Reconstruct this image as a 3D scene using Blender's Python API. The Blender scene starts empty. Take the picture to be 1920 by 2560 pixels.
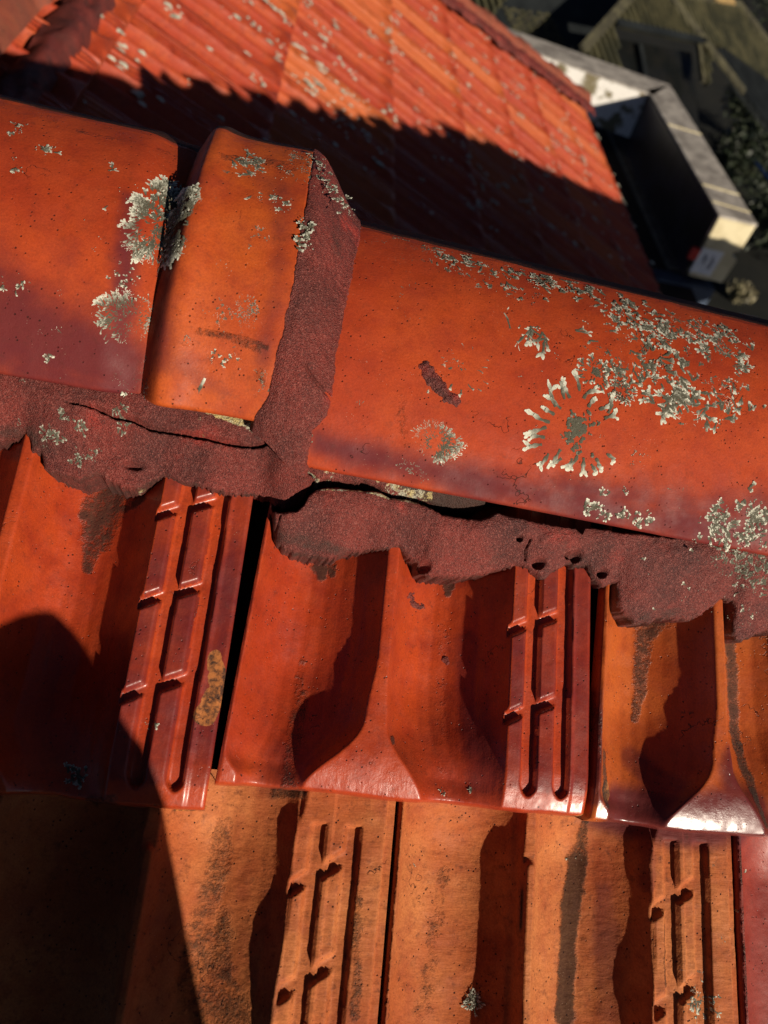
import bpy, bmesh, math, random
import numpy as np
from mathutils import Matrix, Vector
random.seed(7); rng = np.random.default_rng(7)
C = bpy.context.scene.collection
sc = bpy.context.scene

# ------------------------------------------------------------------ camera
CAM = np.array([0.0, 0.0, 6.0])
F = 1950.0                                   # focal length in photo pixels (photo 1920 x 2560)
RC = np.array([[0.97365076, 0.00152025, 0.22803922],
               [0.15238546, -0.7482778, -0.6456462],
               [0.16965514, 0.66338377, -0.72879291]])
cam = bpy.data.cameras.new('camera'); camo = bpy.data.objects.new('camera', cam); C.objects.link(camo)
M = Matrix.Identity(4)
for i in range(3):
    M[i][0] = RC[0][i]; M[i][1] = -RC[1][i]; M[i][2] = -RC[2][i]; M[i][3] = CAM[i]
camo.matrix_world = M
cam.sensor_fit = 'HORIZONTAL'; cam.sensor_width = 36; cam.lens = 36 * F / 1920
cam.clip_start = 0.02; cam.clip_end = 800
cam.dof.use_dof = True; cam.dof.focus_distance = 0.445; cam.dof.aperture_fstop = 11.0
sc.camera = camo
# ------------------------------------------------------------------ world, sun, exposure
LT = np.array([-1.0, 1.641, -0.600]); LT /= np.linalg.norm(LT)        # the way sunlight travels
el = math.asin(-LT[2]); az = math.atan2(-LT[0], -LT[1])
w = bpy.data.worlds.new('World'); sc.world = w; w.use_nodes = True
nt = w.node_tree; sky = nt.nodes.new('ShaderNodeTexSky'); sky.sky_type = 'NISHITA'
sky.sun_disc = False; sky.sun_elevation = el; sky.sun_rotation = az; sky.air_density = 0.2; sky.dust_density = 0.2
bg = nt.nodes['Background']; bg.inputs[1].default_value = 0.05
nt.links.new(sky.outputs[0], bg.inputs[0])
sun = bpy.data.lights.new('sun', 'SUN'); sun.energy = 5.0; sun.angle = math.radians(0.5); sun.color = (1.0, 0.88, 0.72)
suno = bpy.data.objects.new('sun', sun); C.objects.link(suno)
suno.rotation_euler = Vector(LT).to_track_quat('-Z', 'Y').to_euler()
sc.cycles.diffuse_bounces = 1
sc.view_settings.view_transform = 'Standard'; sc.view_settings.look = 'None'
sc.view_settings.exposure = 0.24; sc.view_settings.gamma = 1; sc.view_settings.use_curve_mapping = False

# ------------------------------------------------------------------ frames of reference
P1 = math.radians(27); N1 = np.array([0, -math.sin(P1), math.cos(P1)]); U1 = np.array([0, math.cos(P1), math.sin(P1)])
P2 = math.radians(26); N2 = np.array([math.sin(P2), 0, math.cos(P2)]); D2 = np.array([math.cos(P2), 0, -math.sin(P2)])
X = np.array([1.0, 0, 0]); Y = np.array([0, 1.0, 0])
DN = 0.414; DF = 0.77
def ray(px, py): return RC.T @ np.array([px - 960.0, py - 1280.0, F])
def near_px(px, py, h=0.0):                  # a photo point on the near slope, in mm (x, up the slope)
    v = ray(px, py); p = v * (-(DN - h / 1000) / (v @ N1)); return p[0] * 1000, (p @ U1) * 1000
def near_pt(x, u, h):                        # mm arrays -> world
    x, u, h = np.broadcast_arrays(x, u, h)
    return CAM + (x[..., None] * X + u[..., None] * U1 + (h[..., None] - DN * 1000) * N1) / 1000
def far_pt(u, y, h):                         # metres down the far slope, along it, above it
    u, y, h = np.broadcast_arrays(u, y, h)
    return CAM + u[..., None] * D2 + y[..., None] * Y + (h[..., None] - DF) * N2
def hor_px(px, py, z):
    v = ray(px, py); p = v * (z / v[2]); return CAM + p

# ------------------------------------------------------------------ numpy noise
def _hash(ix, iy, s):
    h = (ix.astype(np.int64) * 374761393 + iy.astype(np.int64) * 668265263 + s * 1274126177) & 0xffffffff
    h = ((h ^ (h >> 13)) * 1274126177) & 0xffffffff
    return ((h ^ (h >> 16)) & 0xffff) / 65535.0
def vnoise(x, y, s=0):
    x = np.asarray(x, float); y = np.asarray(y, float)
    ix = np.floor(x); iy = np.floor(y); fx = x - ix; fy = y - iy
    fx = fx * fx * (3 - 2 * fx); fy = fy * fy * (3 - 2 * fy)
    a = _hash(ix, iy, s); b = _hash(ix + 1, iy, s); c = _hash(ix, iy + 1, s); d = _hash(ix + 1, iy + 1, s)
    return (a * (1 - fx) + b * fx) * (1 - fy) + (c * (1 - fx) + d * fx) * fy
def fbm(x, y, s=0, o=4):
    r = 0; a = 0.5
    for k in range(o): r = r + a * (vnoise(x * 2 ** k, y * 2 ** k, s + k * 17) - 0.5); a *= 0.5
    return r * 2
def ss(e0, e1, x): t = np.clip((x - e0) / (e1 - e0), 0, 1); return t * t * (3 - 2 * t)
def seg_dist(x, y, pts):                     # distance to a polyline, and the way along it 0..1
    best = np.full(np.shape(x), 1e9); par = np.zeros(np.shape(x)); n = len(pts) - 1
    for k in range(n):
        ax, ay = pts[k][:2]; bx, by = pts[k + 1][:2]; dx, dy = bx - ax, by - ay
        t = np.clip(((x - ax) * dx + (y - ay) * dy) / (dx * dx + dy * dy + 1e-9), 0, 1)
        d = np.hypot(x - ax - t * dx, y - ay - t * dy); m = d < best
        best = np.where(m, d, best); par = np.where(m, (k + t) / n, par)
    return best, par

# ------------------------------------------------------------------ object helpers
def tag(o, label=None, cat=None, group=None, kind=None):
    if label: o['label'] = label
    if cat: o['category'] = cat
    if group: o['group'] = group
    if kind: o['kind'] = kind
    return o
def empty(name, loc=(0, 0, 0)):
    o = bpy.data.objects.new(name, None); o.location = loc; o.empty_display_size = .05; C.objects.link(o); return o
def link(name, me, mat=None, parent=None):
    o = bpy.data.objects.new(name, me); C.objects.link(o)
    if mat is not None and not me.materials: me.materials.append(mat)
    if parent is not None:
        o.parent = parent; o.matrix_parent_inverse = Matrix.Translation(-Vector(world_loc(parent)))
    return o
def world_loc(o):
    v = Vector(o.location)
    if o.parent is not None and o.type == 'EMPTY': v = v
    return v if o.type == 'EMPTY' else Vector((0, 0, 0))
def np_mesh(name, V, Fq, smooth=True, attrs=None):
    V = np.asarray(V, np.float32).reshape(-1, 3); Fq = np.asarray(Fq, np.int32); k = Fq.shape[1]
    me = bpy.data.meshes.new(name); me.vertices.add(len(V)); me.vertices.foreach_set('co', V.ravel())
    me.loops.add(Fq.size); me.loops.foreach_set('vertex_index', Fq.ravel())
    me.polygons.add(len(Fq)); me.polygons.foreach_set('loop_start', np.arange(0, Fq.size, k, dtype=np.int32))
    me.polygons.foreach_set('loop_total', np.full(len(Fq), k, np.int32))
    me.polygons.foreach_set('use_smooth', np.full(len(Fq), smooth, bool))
    if attrs:
        for n, a in attrs.items():
            at = me.attributes.new(n, 'FLOAT', 'POINT'); at.data.foreach_set('value', np.asarray(a, np.float32).ravel())
    me.update(calc_edges=True); return me
def grid_mesh(name, P, flip=False, attrs=None, smooth=True):
    n, m = P.shape[:2]; i = np.arange(n * m).reshape(n, m)
    q = np.stack([i[:-1, :-1], i[1:, :-1], i[1:, 1:], i[:-1, 1:]], -1).reshape(-1, 4)
    if flip: q = q[:, ::-1]
    return np_mesh(name, P, q, smooth, attrs)
def poly_prism(name, pts, direction, mat=None, parent=None, bevel=0.0):
    bm = bmesh.new(); vs = [bm.verts.new(p) for p in pts]; f = bm.faces.new(vs)
    r = bmesh.ops.extrude_face_region(bm, geom=[f])
    bmesh.ops.translate(bm, vec=Vector(direction), verts=[v for v in r['geom'] if isinstance(v, bmesh.types.BMVert)])
    bmesh.ops.recalc_face_normals(bm, faces=bm.faces)
    if bevel: bmesh.ops.bevel(bm, geom=list(bm.edges), offset=bevel, segments=2, affect='EDGES')
    me = bpy.data.meshes.new(name); bm.to_mesh(me); bm.free()
    return link(name, me, mat, parent)
def bar(name, a, b, wdt, thk, up=(0, 0, 1), mat=None, parent=None):
    a = np.array(a, float); b = np.array(b, float); d = b - a; d /= np.linalg.norm(d)
    s = np.cross(d, up); s /= np.linalg.norm(s); t = np.cross(s, d)
    pts = [a - s * wdt / 2, a + s * wdt / 2, a + s * wdt / 2 + t * thk, a - s * wdt / 2 + t * thk]
    return poly_prism(name, pts, b - a, mat, parent)

# ------------------------------------------------------------------ materials
class NB:
    def __init__(s, name):
        s.m = bpy.data.materials.new(name); s.m.use_nodes = True; s.t = s.m.node_tree
        s.b = s.t.nodes['Principled BSDF']; s.tc = s.t.nodes.new('ShaderNodeTexCoord')
    def n(s, typ, **kw):
        nd = s.t.nodes.new(typ)
        for k, v in kw.items(): setattr(nd, k, v)
        return nd
    def l(s, a, b): s.t.links.new(a, b)
    def noise(s, scale, detail=4, rough=.55, vec=None, dist=0, mapscale=None):
        nd = s.n('ShaderNodeTexNoise'); nd.inputs['Scale'].default_value = scale; nd.inputs['Detail'].default_value = detail
        nd.inputs['Roughness'].default_value = rough; nd.inputs['Distortion'].default_value = dist
        v = vec or s.tc.outputs['Object']
        if mapscale:
            mp = s.n('ShaderNodeMapping'); mp.inputs['Scale'].default_value = mapscale; s.l(v, mp.inputs[0]); v = mp.outputs[0]
        s.l(v, nd.inputs['Vector']); return nd.outputs['Fac']
    def voro(s, scale, feature='F1', out='Distance', rnd=1):
        nd = s.n('ShaderNodeTexVoronoi', feature=feature); nd.inputs['Scale'].default_value = scale; nd.inputs['Randomness'].default_value = rnd
        s.l(s.tc.outputs['Object'], nd.inputs['Vector']); return nd.outputs[out]
    def ramp(s, fac, a, b, c0=0.0, c1=1.0):
        nd = s.n('ShaderNodeMapRange', interpolation_type='SMOOTHSTEP'); s.l(fac, nd.inputs[0])
        nd.inputs[1].default_value = a; nd.inputs[2].default_value = b; nd.inputs[3].default_value = c0; nd.inputs[4].default_value = c1
        return nd.outputs[0]
    def math(s, op, a, b=None, clamp=False):
        nd = s.n('ShaderNodeMath', operation=op, use_clamp=clamp)
        for i, v in enumerate((a, b)):
            if v is None: continue
            if isinstance(v, (int, float)): nd.inputs[i].default_value = v
            else: s.l(v, nd.inputs[i])
        return nd.outputs[0]
    def mix(s, fac, a, b):
        nd = s.n('ShaderNodeMix', data_type='RGBA')
        if isinstance(fac, (int, float)): nd.inputs[0].default_value = fac
        else: s.l(fac, nd.inputs[0])
        for i, v in ((6, a), (7, b)):
            if isinstance(v, tuple): nd.inputs[i].default_value = (*v, 1)
            else: s.l(v, nd.inputs[i])
        return nd.outputs[2]
    def attr(s, name):
        nd = s.n('ShaderNodeAttribute'); nd.attribute_name = name; return nd.outputs['Fac']
    def rand(s): return s.n('ShaderNodeObjectInfo').outputs['Random']
    def bump(s, h, strength, dist, prev=None):
        nd = s.n('ShaderNodeBump'); nd.inputs['Strength'].default_value = strength; nd.inputs['Distance'].default_value = dist
        s.l(h, nd.inputs['Height'])
        if prev is not None: s.l(prev, nd.inputs['Normal'])
        return nd.outputs[0]
    def setv(s, k, v):
        if isinstance(v, (int, float)): s.b.inputs[k].default_value = v
        elif isinstance(v, tuple): s.b.inputs[k].default_value = (*v, 1)
        else: s.l(v, s.b.inputs[k])

def clay(name, ca, cb, cc, rough=.42, coat=.15, fine=1.0, streak=None, purple=(.085, .012, .018), vary=0.0, pits=1.0, mott=.35, spec=.38):
    """fired clay: two tones, blotches, dark pits, black growth and painted shade where 'stain' is set, bare clay where 'chip' is set"""
    s = NB(name)
    big = s.ramp(s.noise(14, 4, .6), .35, .68)
    col = s.mix(big, ca, cb)
    mid = s.ramp(s.noise(55, 5, .62), .42, .75)
    col = s.mix(s.math('MULTIPLY', mid, .55), col, cc)
    gr = s.noise(900, 3, .7)
    col = s.mix(s.ramp(gr, .3, .75, 0, .35), col, s.mix(.5, cc, (.02, .006, .004)))
    if vary:
        r = s.rand(); col = s.mix(s.ramp(r, .55, 1.0, 0, vary), col, (.52, .15, .035)); col = s.mix(s.ramp(r, .35, 0.0, 0, vary * .8), col, (.26, .022, .012))
    # purple-brown burnt patches
    pn = s.noise(30, 5, .6)
    pf = s.ramp(s.math('ADD', s.attr('purple'), s.math('MULTIPLY', s.math('SUBTRACT', pn, .5), .9)), .08, .85)
    col = s.mix(s.math('MULTIPLY', pf, .88), col, purple)
    # bare clay chips
    cf = s.ramp(s.math('ADD', s.attr('chip'), s.math('MULTIPLY', s.math('SUBTRACT', s.noise(160, 5, .7), .5), .8)), .48, .55)
    col = s.mix(cf, col, s.mix(s.ramp(s.noise(260, 4, .7), .35, .65), (.42, .14, .035), (.05, .02, .01)))
    # black growth, and the shade painted on the caps' backs
    sn = s.noise(120, 6, .72); sn2 = s.noise(700, 3, .7)
    sf = s.math('ADD', s.attr('stain_shade'), s.math('ADD', s.math('MULTIPLY', s.math('SUBTRACT', sn, .5), .95), s.math('MULTIPLY', s.math('SUBTRACT', sn2, .5), .6)))
    sf = s.ramp(sf, .30, .74)
    col = s.mix(s.math('MULTIPLY', sf, .86), col, s.mix(s.ramp(sn2, .4, .7), (.012, .009, .006), (.038, .024, .013)))
    # pin holes
    pv = s.voro(330 * fine); ph = s.ramp(pv, .10, .20, 1, 0)
    sel = s.ramp(s.noise(120, 2, .5), .50, .60)
    ph = s.math('MULTIPLY', ph, sel)
    col = s.mix(s.math('MULTIPLY', ph, .85 * pits), col, (.025, .008, .006))
    # pale specks of dust
    dv = s.ramp(s.voro(520 * fine), .05, .11, 1, 0); dsel = s.ramp(s.noise(45, 3, .5), .56, .66)
    col = s.mix(s.math('MULTIPLY', s.math('MULTIPLY', dv, dsel), .55), col, (.62, .42, .30))
    # wandering hairlines and dull worn patches
    hl = s.math('ABSOLUTE', s.math('SUBTRACT', s.noise(16, 5, .62), .5)); hm = s.ramp(s.noise(26, 2, .5), .60, .66)
    hf = s.math('MULTIPLY', s.ramp(hl, .001, .0035, 1, 0), hm)
    col = s.mix(s.math('MULTIPLY', hf, .8), col, (.03, .012, .008))
    col = s.mix(s.ramp(s.noise(210, 5, .75), .50, .78, 0, mott), col, (.06, .018, .010))
    s.setv('Base Color', col)
    rg = s.ramp(s.noise(70, 5, .6), .3, .75, rough - .07, rough + .22)
    s.setv('Roughness', s.math('MAXIMUM', rg, s.math('MULTIPLY', s.math('MAXIMUM', sf, cf), .85)))
    s.setv('Coat Weight', s.ramp(s.noise(38, 5, .65), .38, .66, coat * .25, coat * 1.1)); s.b.inputs['Coat Roughness'].default_value = .2
    s.b.inputs['Specular IOR Level'].default_value = spec
    b1 = s.bump(s.noise(60, 5, .6), .55, .0009)
    b2 = s.bump(gr, .55, .00022, b1)
    if streak: b2 = s.bump(s.noise(streak[0], 4, .6, mapscale=streak[1]), .6, streak[2], b2)
    b3 = s.bump(s.math('MULTIPLY', s.math('MAXIMUM', ph, hf), -1.0), .8, .0006, b2)
    b4 = s.bump(s.math('ADD', sf, s.math('MULTIPLY', sn2, sf)), .6, .0005, b3)
    s.setv('Normal', b4)
    return s.m

m_cap = clay('glazed_terracotta_cap', (.37, .043, .011), (.45, .064, .014), (.26, .026, .011), rough=.60, coat=.0, spec=.2)
m_col = clay('glazed_terracotta_collar', (.40, .056, .011), (.49, .090, .014), (.26, .028, .011), mott=.45, rough=.56, coat=.0, spec=.25)
m_tred = clay('glazed_terracotta_red', (.38, .040, .011), (.46, .060, .013), (.22, .020, .011), rough=.36, coat=.5, mott=.45, streak=(420, (1, .12, .12), .00025))
m_tor = clay('glazed_terracotta_orange', (.44, .085, .018), (.50, .115, .024), (.34, .055, .018), rough=.30, coat=.55)
m_traw = clay('raw_terracotta', (.40, .095, .026), (.52, .175, .055), (.24, .042, .018), rough=.68, coat=.0, mott=.75, spec=.2, streak=(300, (.22, 1, 1), .0009), pits=1.3)
m_tpur = clay('glazed_terracotta_plum', (.24, .030, .020), (.30, .040, .022), (.16, .020, .018), rough=.50, coat=.0)
m_far = clay('weathered_terracotta', (.40, .048, .015), (.48, .080, .019), (.20, .022, .016), rough=.5, coat=.05, fine=.35, vary=.45, mott=.7)

def mortar_mat():
    s = NB('red_pointing_mortar')
    big = s.ramp(s.noise(22, 4, .6), .32, .70)
    col = s.mix(big, (.185, .024, .016), (.075, .014, .011))
    col = s.mix(s.ramp(s.noise(38, 3, .5), .60, .78), col, (.34, .03, .018))
    g = s.voro(1500, 'F1', 'Color'); sep = s.n('ShaderNodeSeparateColor'); s.l(g, sep.inputs[0])
    col = s.mix(s.ramp(sep.outputs[0], .55, .95, 0, .5), col, (.025, .009, .008))
    col = s.mix(s.ramp(sep.outputs[1], .70, .98, 0, .33), col, (.42, .13, .10))
    sn = s.noise(90, 6, .7)
    sf = s.ramp(s.math('ADD', s.attr('stain_shade'), s.math('MULTIPLY', s.math('SUBTRACT', sn, .5), 1.0)), .38, .85)
    col = s.mix(s.math('MULTIPLY', sf, .85), col, (.03, .018, .012))
    pf = s.ramp(s.math('ADD', s.attr('chip'), s.math('MULTIPLY', s.math('SUBTRACT', s.noise(280, 5, .8), .5), 2.6)), .55, .75)
    col = s.mix(pf, col, s.mix(s.ramp(s.noise(700, 3, .7), .45, .72), s.mix(s.ramp(sn, .42, .6), (.42, .40, .30), (.48, .38, .15)), (.06, .045, .035)))
    s.setv('Base Color', col); s.setv('Roughness', .62); s.b.inputs['Specular IOR Level'].default_value = .45
    b = s.bump(s.noise(45, 4, .6), .5, .0016)
    b = s.bump(s.voro(1500), 1.0, .0006, b)
    b = s.bump(s.noise(2400, 2, .7), .9, .0004, b)
    s.setv('Normal', b); return s.m
m_mort = mortar_mat()
def lichen_mat():
    s = NB('grey_lichen'); a = s.attr('tip')
    n = s.noise(1500, 3, .7)
    col = s.mix(s.ramp(a, .40, .98), (.075, .070, .046), (.66, .66, .54))
    col = s.mix(s.ramp(n, .5, .8, 0, .6), col, (.05, .045, .03))
    s.setv('Base Color', col); s.setv('Roughness', .9); s.setv('Normal', s.bump(n, .9, .0003)); return s.m
m_lich = lichen_mat()
def simple(name, ca, cb, rough=.8, sc_=6, bumpd=.01, detail=5, spec=.3, stretch=None, lo=.38, hi=.62):
    s = NB(name); n = s.noise(sc_, detail, .65, mapscale=stretch)
    s.setv('Base Color', s.mix(s.ramp(n, lo, hi), ca, cb)); s.setv('Roughness', rough); s.b.inputs['Specular IOR Level'].default_value = spec
    s.setv('Normal', s.bump(n, .5, bumpd)); return s.m
m_dark = simple('dark_void', (.012, .008, .007), (.02, .012, .01), .95)

# ================================================================== NEAR SLOPE: tile shape
W1 = 203.0
RNG_OFF = {}
def smooth_profile(ts_, vs_, w_=.035):
    g = np.linspace(0, 1, 401); y = np.interp(g, ts_, vs_); k = np.exp(-np.linspace(-2.5, 2.5, 2 * int(w_ * 400) + 1) ** 2); k /= k.sum(); n = len(k) // 2
    y = np.convolve(np.pad(y, n, mode='reflect', reflect_type='odd'), k, mode='valid'); return lambda t: np.interp(t, g, y)
PROF1 = smooth_profile([0, .05, .12, .22, .34, .45, .58, .69, .80, .90, .96, 1], [0, .25, .52, .80, .97, 1, .93, .79, .60, .36, .17, 0])
PROF2 = smooth_profile([0, .06, .16, .30, .42, .52, .64, .78, .88, .94, 1.0], [0, .30, .62, .90, 1.0, .985, .86, .66, .47, .26, 0.0])
def tile_left(v): return 0.045 * np.clip(v - 5, 0, 400)
def tile1(lx, v, ro=0.0, lp=0.0):
    """height in mm of a two-trough interlocking tile. lx across 0..199, v up from its nose. ro shifts the rungs"""
    cL = 76 - 3.5 * ss(75, 42, v) - 28.5 * ss(46, 2, v) ** 1.5
    cR = 82 + 1.5 * ss(60, 36, v) + 23 * ss(38, 0, v)
    l1 = tile_left(v) + 1.5 + 8 * ss(22, 6, v) ** 2
    pL = 151.0 + 0 * v
    dep = (.42 + .58 * ss(0, 66, v)) * (.62 + .38 * ss(0, 14, v))
    t1 = np.clip((lx - l1) / (cL - l1), 0, 1); t2 = np.clip((lx - cR) / (pL - cR), 0, 1)
    h = -29.0 * dep * PROF1(t1) - 33.0 * dep * PROF1(t2)
    # crest between the troughs is slightly round, falls a little to the nose
    h = h + np.where((lx > cL) & (lx < cR), -.5 * ((lx - (cL + cR) / 2) / 6) ** 2 * ss(30, 70, v), 0)
    h = h - 6.5 * (np.clip(24 - v, 0, 24) / 24) ** 1.8
    # sunk ladder pattern
    endg = ss(8.0, 11.0, v - 0.25 * np.abs(((lx - 164) / 3.5)) ** 2 * 0)
    def groove(c, wd, sl, sr): return ss(c - wd / 2 - sl, c - wd / 2 + 1.0, lx) * (1 - ss(c + wd / 2 - .2, c + wd / 2 + sr, lx))
    vend1 = 9 + .22 * (lx - 164.2) ** 2; vend2 = 9 + .22 * (lx - 182.8) ** 2
    wob = .5 * fbm(lx * 0 + 3.1, v / 14, 5)
    g1 = groove(164.2 + wob, 7.6, 2.4, .5) * ss(0, 2.5, v - vend1); g2 = groove(182.8 + wob, 7.6, 2.4, .5) * ss(0, 2.5, v - vend2)
    r = 0
    for k in range(8):
        vc = 49 + ro + 48 * k
        dl = v - (vc + .55 * (lx - 149)); m = ss(5.0, 1.2, dl) * ss(-3.6, -2.9, dl)
        dr = v - (vc + 8 + .48 * (lx - 167)); m2 = ss(5.0, 1.2, dr) * ss(-3.6, -2.9, dr)
        r = np.maximum(r, m * ((lx < 164) & (lx > 147)) * ss(148.5, 151, lx)); r = np.maximum(r, m2 * ((lx > 164) & (lx < 182.5)))
    g = np.maximum(np.maximum(g1, g2), r)
    h = h - 4.4 * g * (lx > 150)
    h = h - 1.2 * ss(188, 190, lx)
    # lap shadow rim on the left edge and lip at the nose
    h = h - 9 * np.clip(2.6 - v, 0, 9) ** 2 / 7.0
    h = h - 1.5 * ss(1.6, 0, lx - tile_left(v)) - 1.2 * ss(197.2, 199, lx)
    return h
def tile2(lx, v, u=None, ph=0.0):
    """the raw clay tile of the lower course; v = mm below the nose of the course above it, u = place up the slope"""
    if u is None: u = -43.0 - v
    cL = 71.5 + 1.2 * np.sin(v / 21.0 + ph); cR = 77.8; pL = 146.5 + 1.6 * np.sin(v / 13.6 + 1.0 + ph) + 5 * ss(20, -6, v)
    t1 = np.clip((lx - 2) / (cL - 2), 0, 1); t2 = np.clip((lx - cR) / (pL - cR), 0, 1)
    dp = .7 + .3 * ss(-8, 26, v)
    p1 = np.power(np.clip(1 - np.abs(2 * t1 ** 1.05 - 1) ** 2.2, 0, 1), .66)
    # left wall drops to the floor, the floor climbs slowly towards the ladder, then a steep wall
    p2 = PROF2(t2)
    h = -27 * dp * p1 - 25.5 * dp * p2
    bead = ss(71.2, 72.6, lx) * (1 - ss(76.4, 77.6, lx)) * ss(22, 25.0, v - .30 * (lx - 74.4) ** 2)
    h = h - 3.4 * ss(66, 71, lx) * (1 - ss(79, 96, lx)) + 3.4 * bead
    def groove(c, wd, s0=3.4): return ss(c - wd / 2 - s0, c - wd / 2 + .2, lx) * (1 - ss(c + wd / 2 - .1, c + wd / 2 + .5, lx))
    wob = .6 * fbm(v / 16 + ph, lx * 0 + 9.3, 8)
    g = np.maximum(groove(158.8 + wob, 6.0), groove(176.9 + wob, 6.2)) * ss(5.5, 7.5, v)
    for k in range(4):
        d = u - (-86.0 - 47 * k + .59 * (lx - 144) + .8 * np.sin(ph + k)); rr = ss(-4.4, -3.8, d) * ss(6.4, 1.5, d) * (lx < 176)
        g = np.maximum(g, rr * ss(145.5, 147.5, lx))
    h = h - 3.7 * g - .10 * np.clip(165 - lx, 0, 12) * (lx > 147) - .12 * np.clip(183.5 - lx, 0, 10) * (lx > 165) - 4.5 * ss(192.6, 193.6, lx) - 3 * ss(2.5, 0, lx)
    return h

# stains on the near slope (photo points give the place on the tiles), radius in mm, strength
def trace(pts, h=0): return [near_px(x, y, h) for x, y in pts]
STAINS = [  # (polyline, radius start, radius end, strength)
    (trace([(250, 1230), (225, 1330), (205, 1405)], -15), 17, 4, .60), (trace([(900, 1270), (880, 1300)], -5), .1, .1, 0), (trace([(190, 1255), (300, 1245), (350, 1225)], -10), 4, 4, .6),
    (trace([(815, 1395), (818, 1425)], -10), 7, 4, .7), (trace([(845, 1395), (848, 1420)], -10), 4, 3, .6),
    (trace([(760, 1740), (735, 1850), (715, 1965)], -20), 5, 7, .42), (trace([(760, 1650), (740, 1800)], -20), 3, 5, .33),
    (trace([(1150, 1450), (1148, 1470)], -15), 5, 3, .7), (trace([(1125, 1560), (1110, 1980)], -20), 5, 7, .26),
    (trace([(1650, 1560), (1640, 1700), (1620, 1800)], -15), 8, 3, .55), (trace([(1680, 1550), (1660, 1590)], -15), 9, 4, .55), (trace([(1900, 1600), (1912, 1900), (1918, 2060)], -8), 7, 4, .62),
    (trace([(560, 2070), (540, 2220), (500, 2340), (490, 2440), (530, 2560)], -25), 7, 15, .40),
    (trace([(560, 2290), (550, 2420), (590, 2560)], -25), 5, 13, .42),
    (trace([(1470, 2165), (1455, 2260), (1440, 2400), (1430, 2560)], -25), 7, 7, .72), (trace([(1485, 2050), (1470, 2165)], -25), 2, 8, .5),
    (trace([(1135, 2200), (1110, 2330), (1090, 2480), (1070, 2560)], -22), 5, 8, .33),
    (trace([(905, 2220), (900, 2560)], 0), 3, 4, .40), (trace([(1690, 2330), (1690, 2480)], -4), 2, 2, .5), (trace([(1890, 2120), (1905, 2560)], -6), 4, 6, .6),
    (trace([(985, 1850), (988, 1856)], 0), 2.5, 2, .75), (trace([(1510, 1880), (1518, 2010)], -8), 3, 4, .6), (trace([(1500, 1560), (1505, 1900)], 0), 1.6, 2.2, .42),
    (trace([(700, 1990), (760, 1985)], -8), 5, 4, .5), (trace([(280, 2000), (225, 2010)], -5), 4, 6, .5)]
CHIPS = [(trace([(538, 1640), (545, 1720), (512, 1790)]), 4.5, 6, 1.0), (trace([(510, 2040), (430, 2040)]), 1.8, 1.4, .8), (trace([(1480, 2045), (1430, 2052)]), 1.5, 1.2, .8),
         (trace([(1517, 1960), (1522, 1990)], -8), 3, 4, .9), (trace([(640, 1935), (700, 1955)], -6), 0.1, .1, 0)]
PURPLES = [(trace([(1560, 2030), (1700, 2050), (1900, 2050)], -6), 16, 20, .95), (trace([(1600, 1900), (1700, 2000)], -14), 9, 12, .6), (trace([(1840, 1900), (1860, 2050)]), 10, 18, .7),
           (trace([(1500, 1700), (1500, 2000)]), 4, 5, .7), (trace([(590, 1300), (520, 1900)]), 4, 5, .6), (trace([(1180, 1600), (1190, 1950)], -20), 8, 10, .5), (trace([(700, 1900), (690, 1960)], -15), 12, 12, .4), (trace([(330, 1600), (300, 1960)], 0), 8, 8, .35), (trace([(1540, 2250), (1540, 2540)], -20), 8, 9, .5), (trace([(690, 2250), (680, 2500)], -20), 8, 8, .35), (trace([(1660, 2060), (1660, 2230)], 0), 5, 5, .5)]
def field(L, x, u, e0=.35, e1=1.35, wob=1.0):
    r = np.zeros(np.shape(x))
    for pts, r0, r1, st in L:
        d, p = seg_dist(x + wob * 2.4 * fbm(x / 9, u / 9, 301), u, pts); rad = r0 + (r1 - r0) * p
        r = np.maximum(r, st * (1 - ss(e0, e1, d / rad)))
    return r
def course_base(u, unose): return -18.0 * np.clip((u - unose) / 340.0, -1, 1.2)

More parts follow.
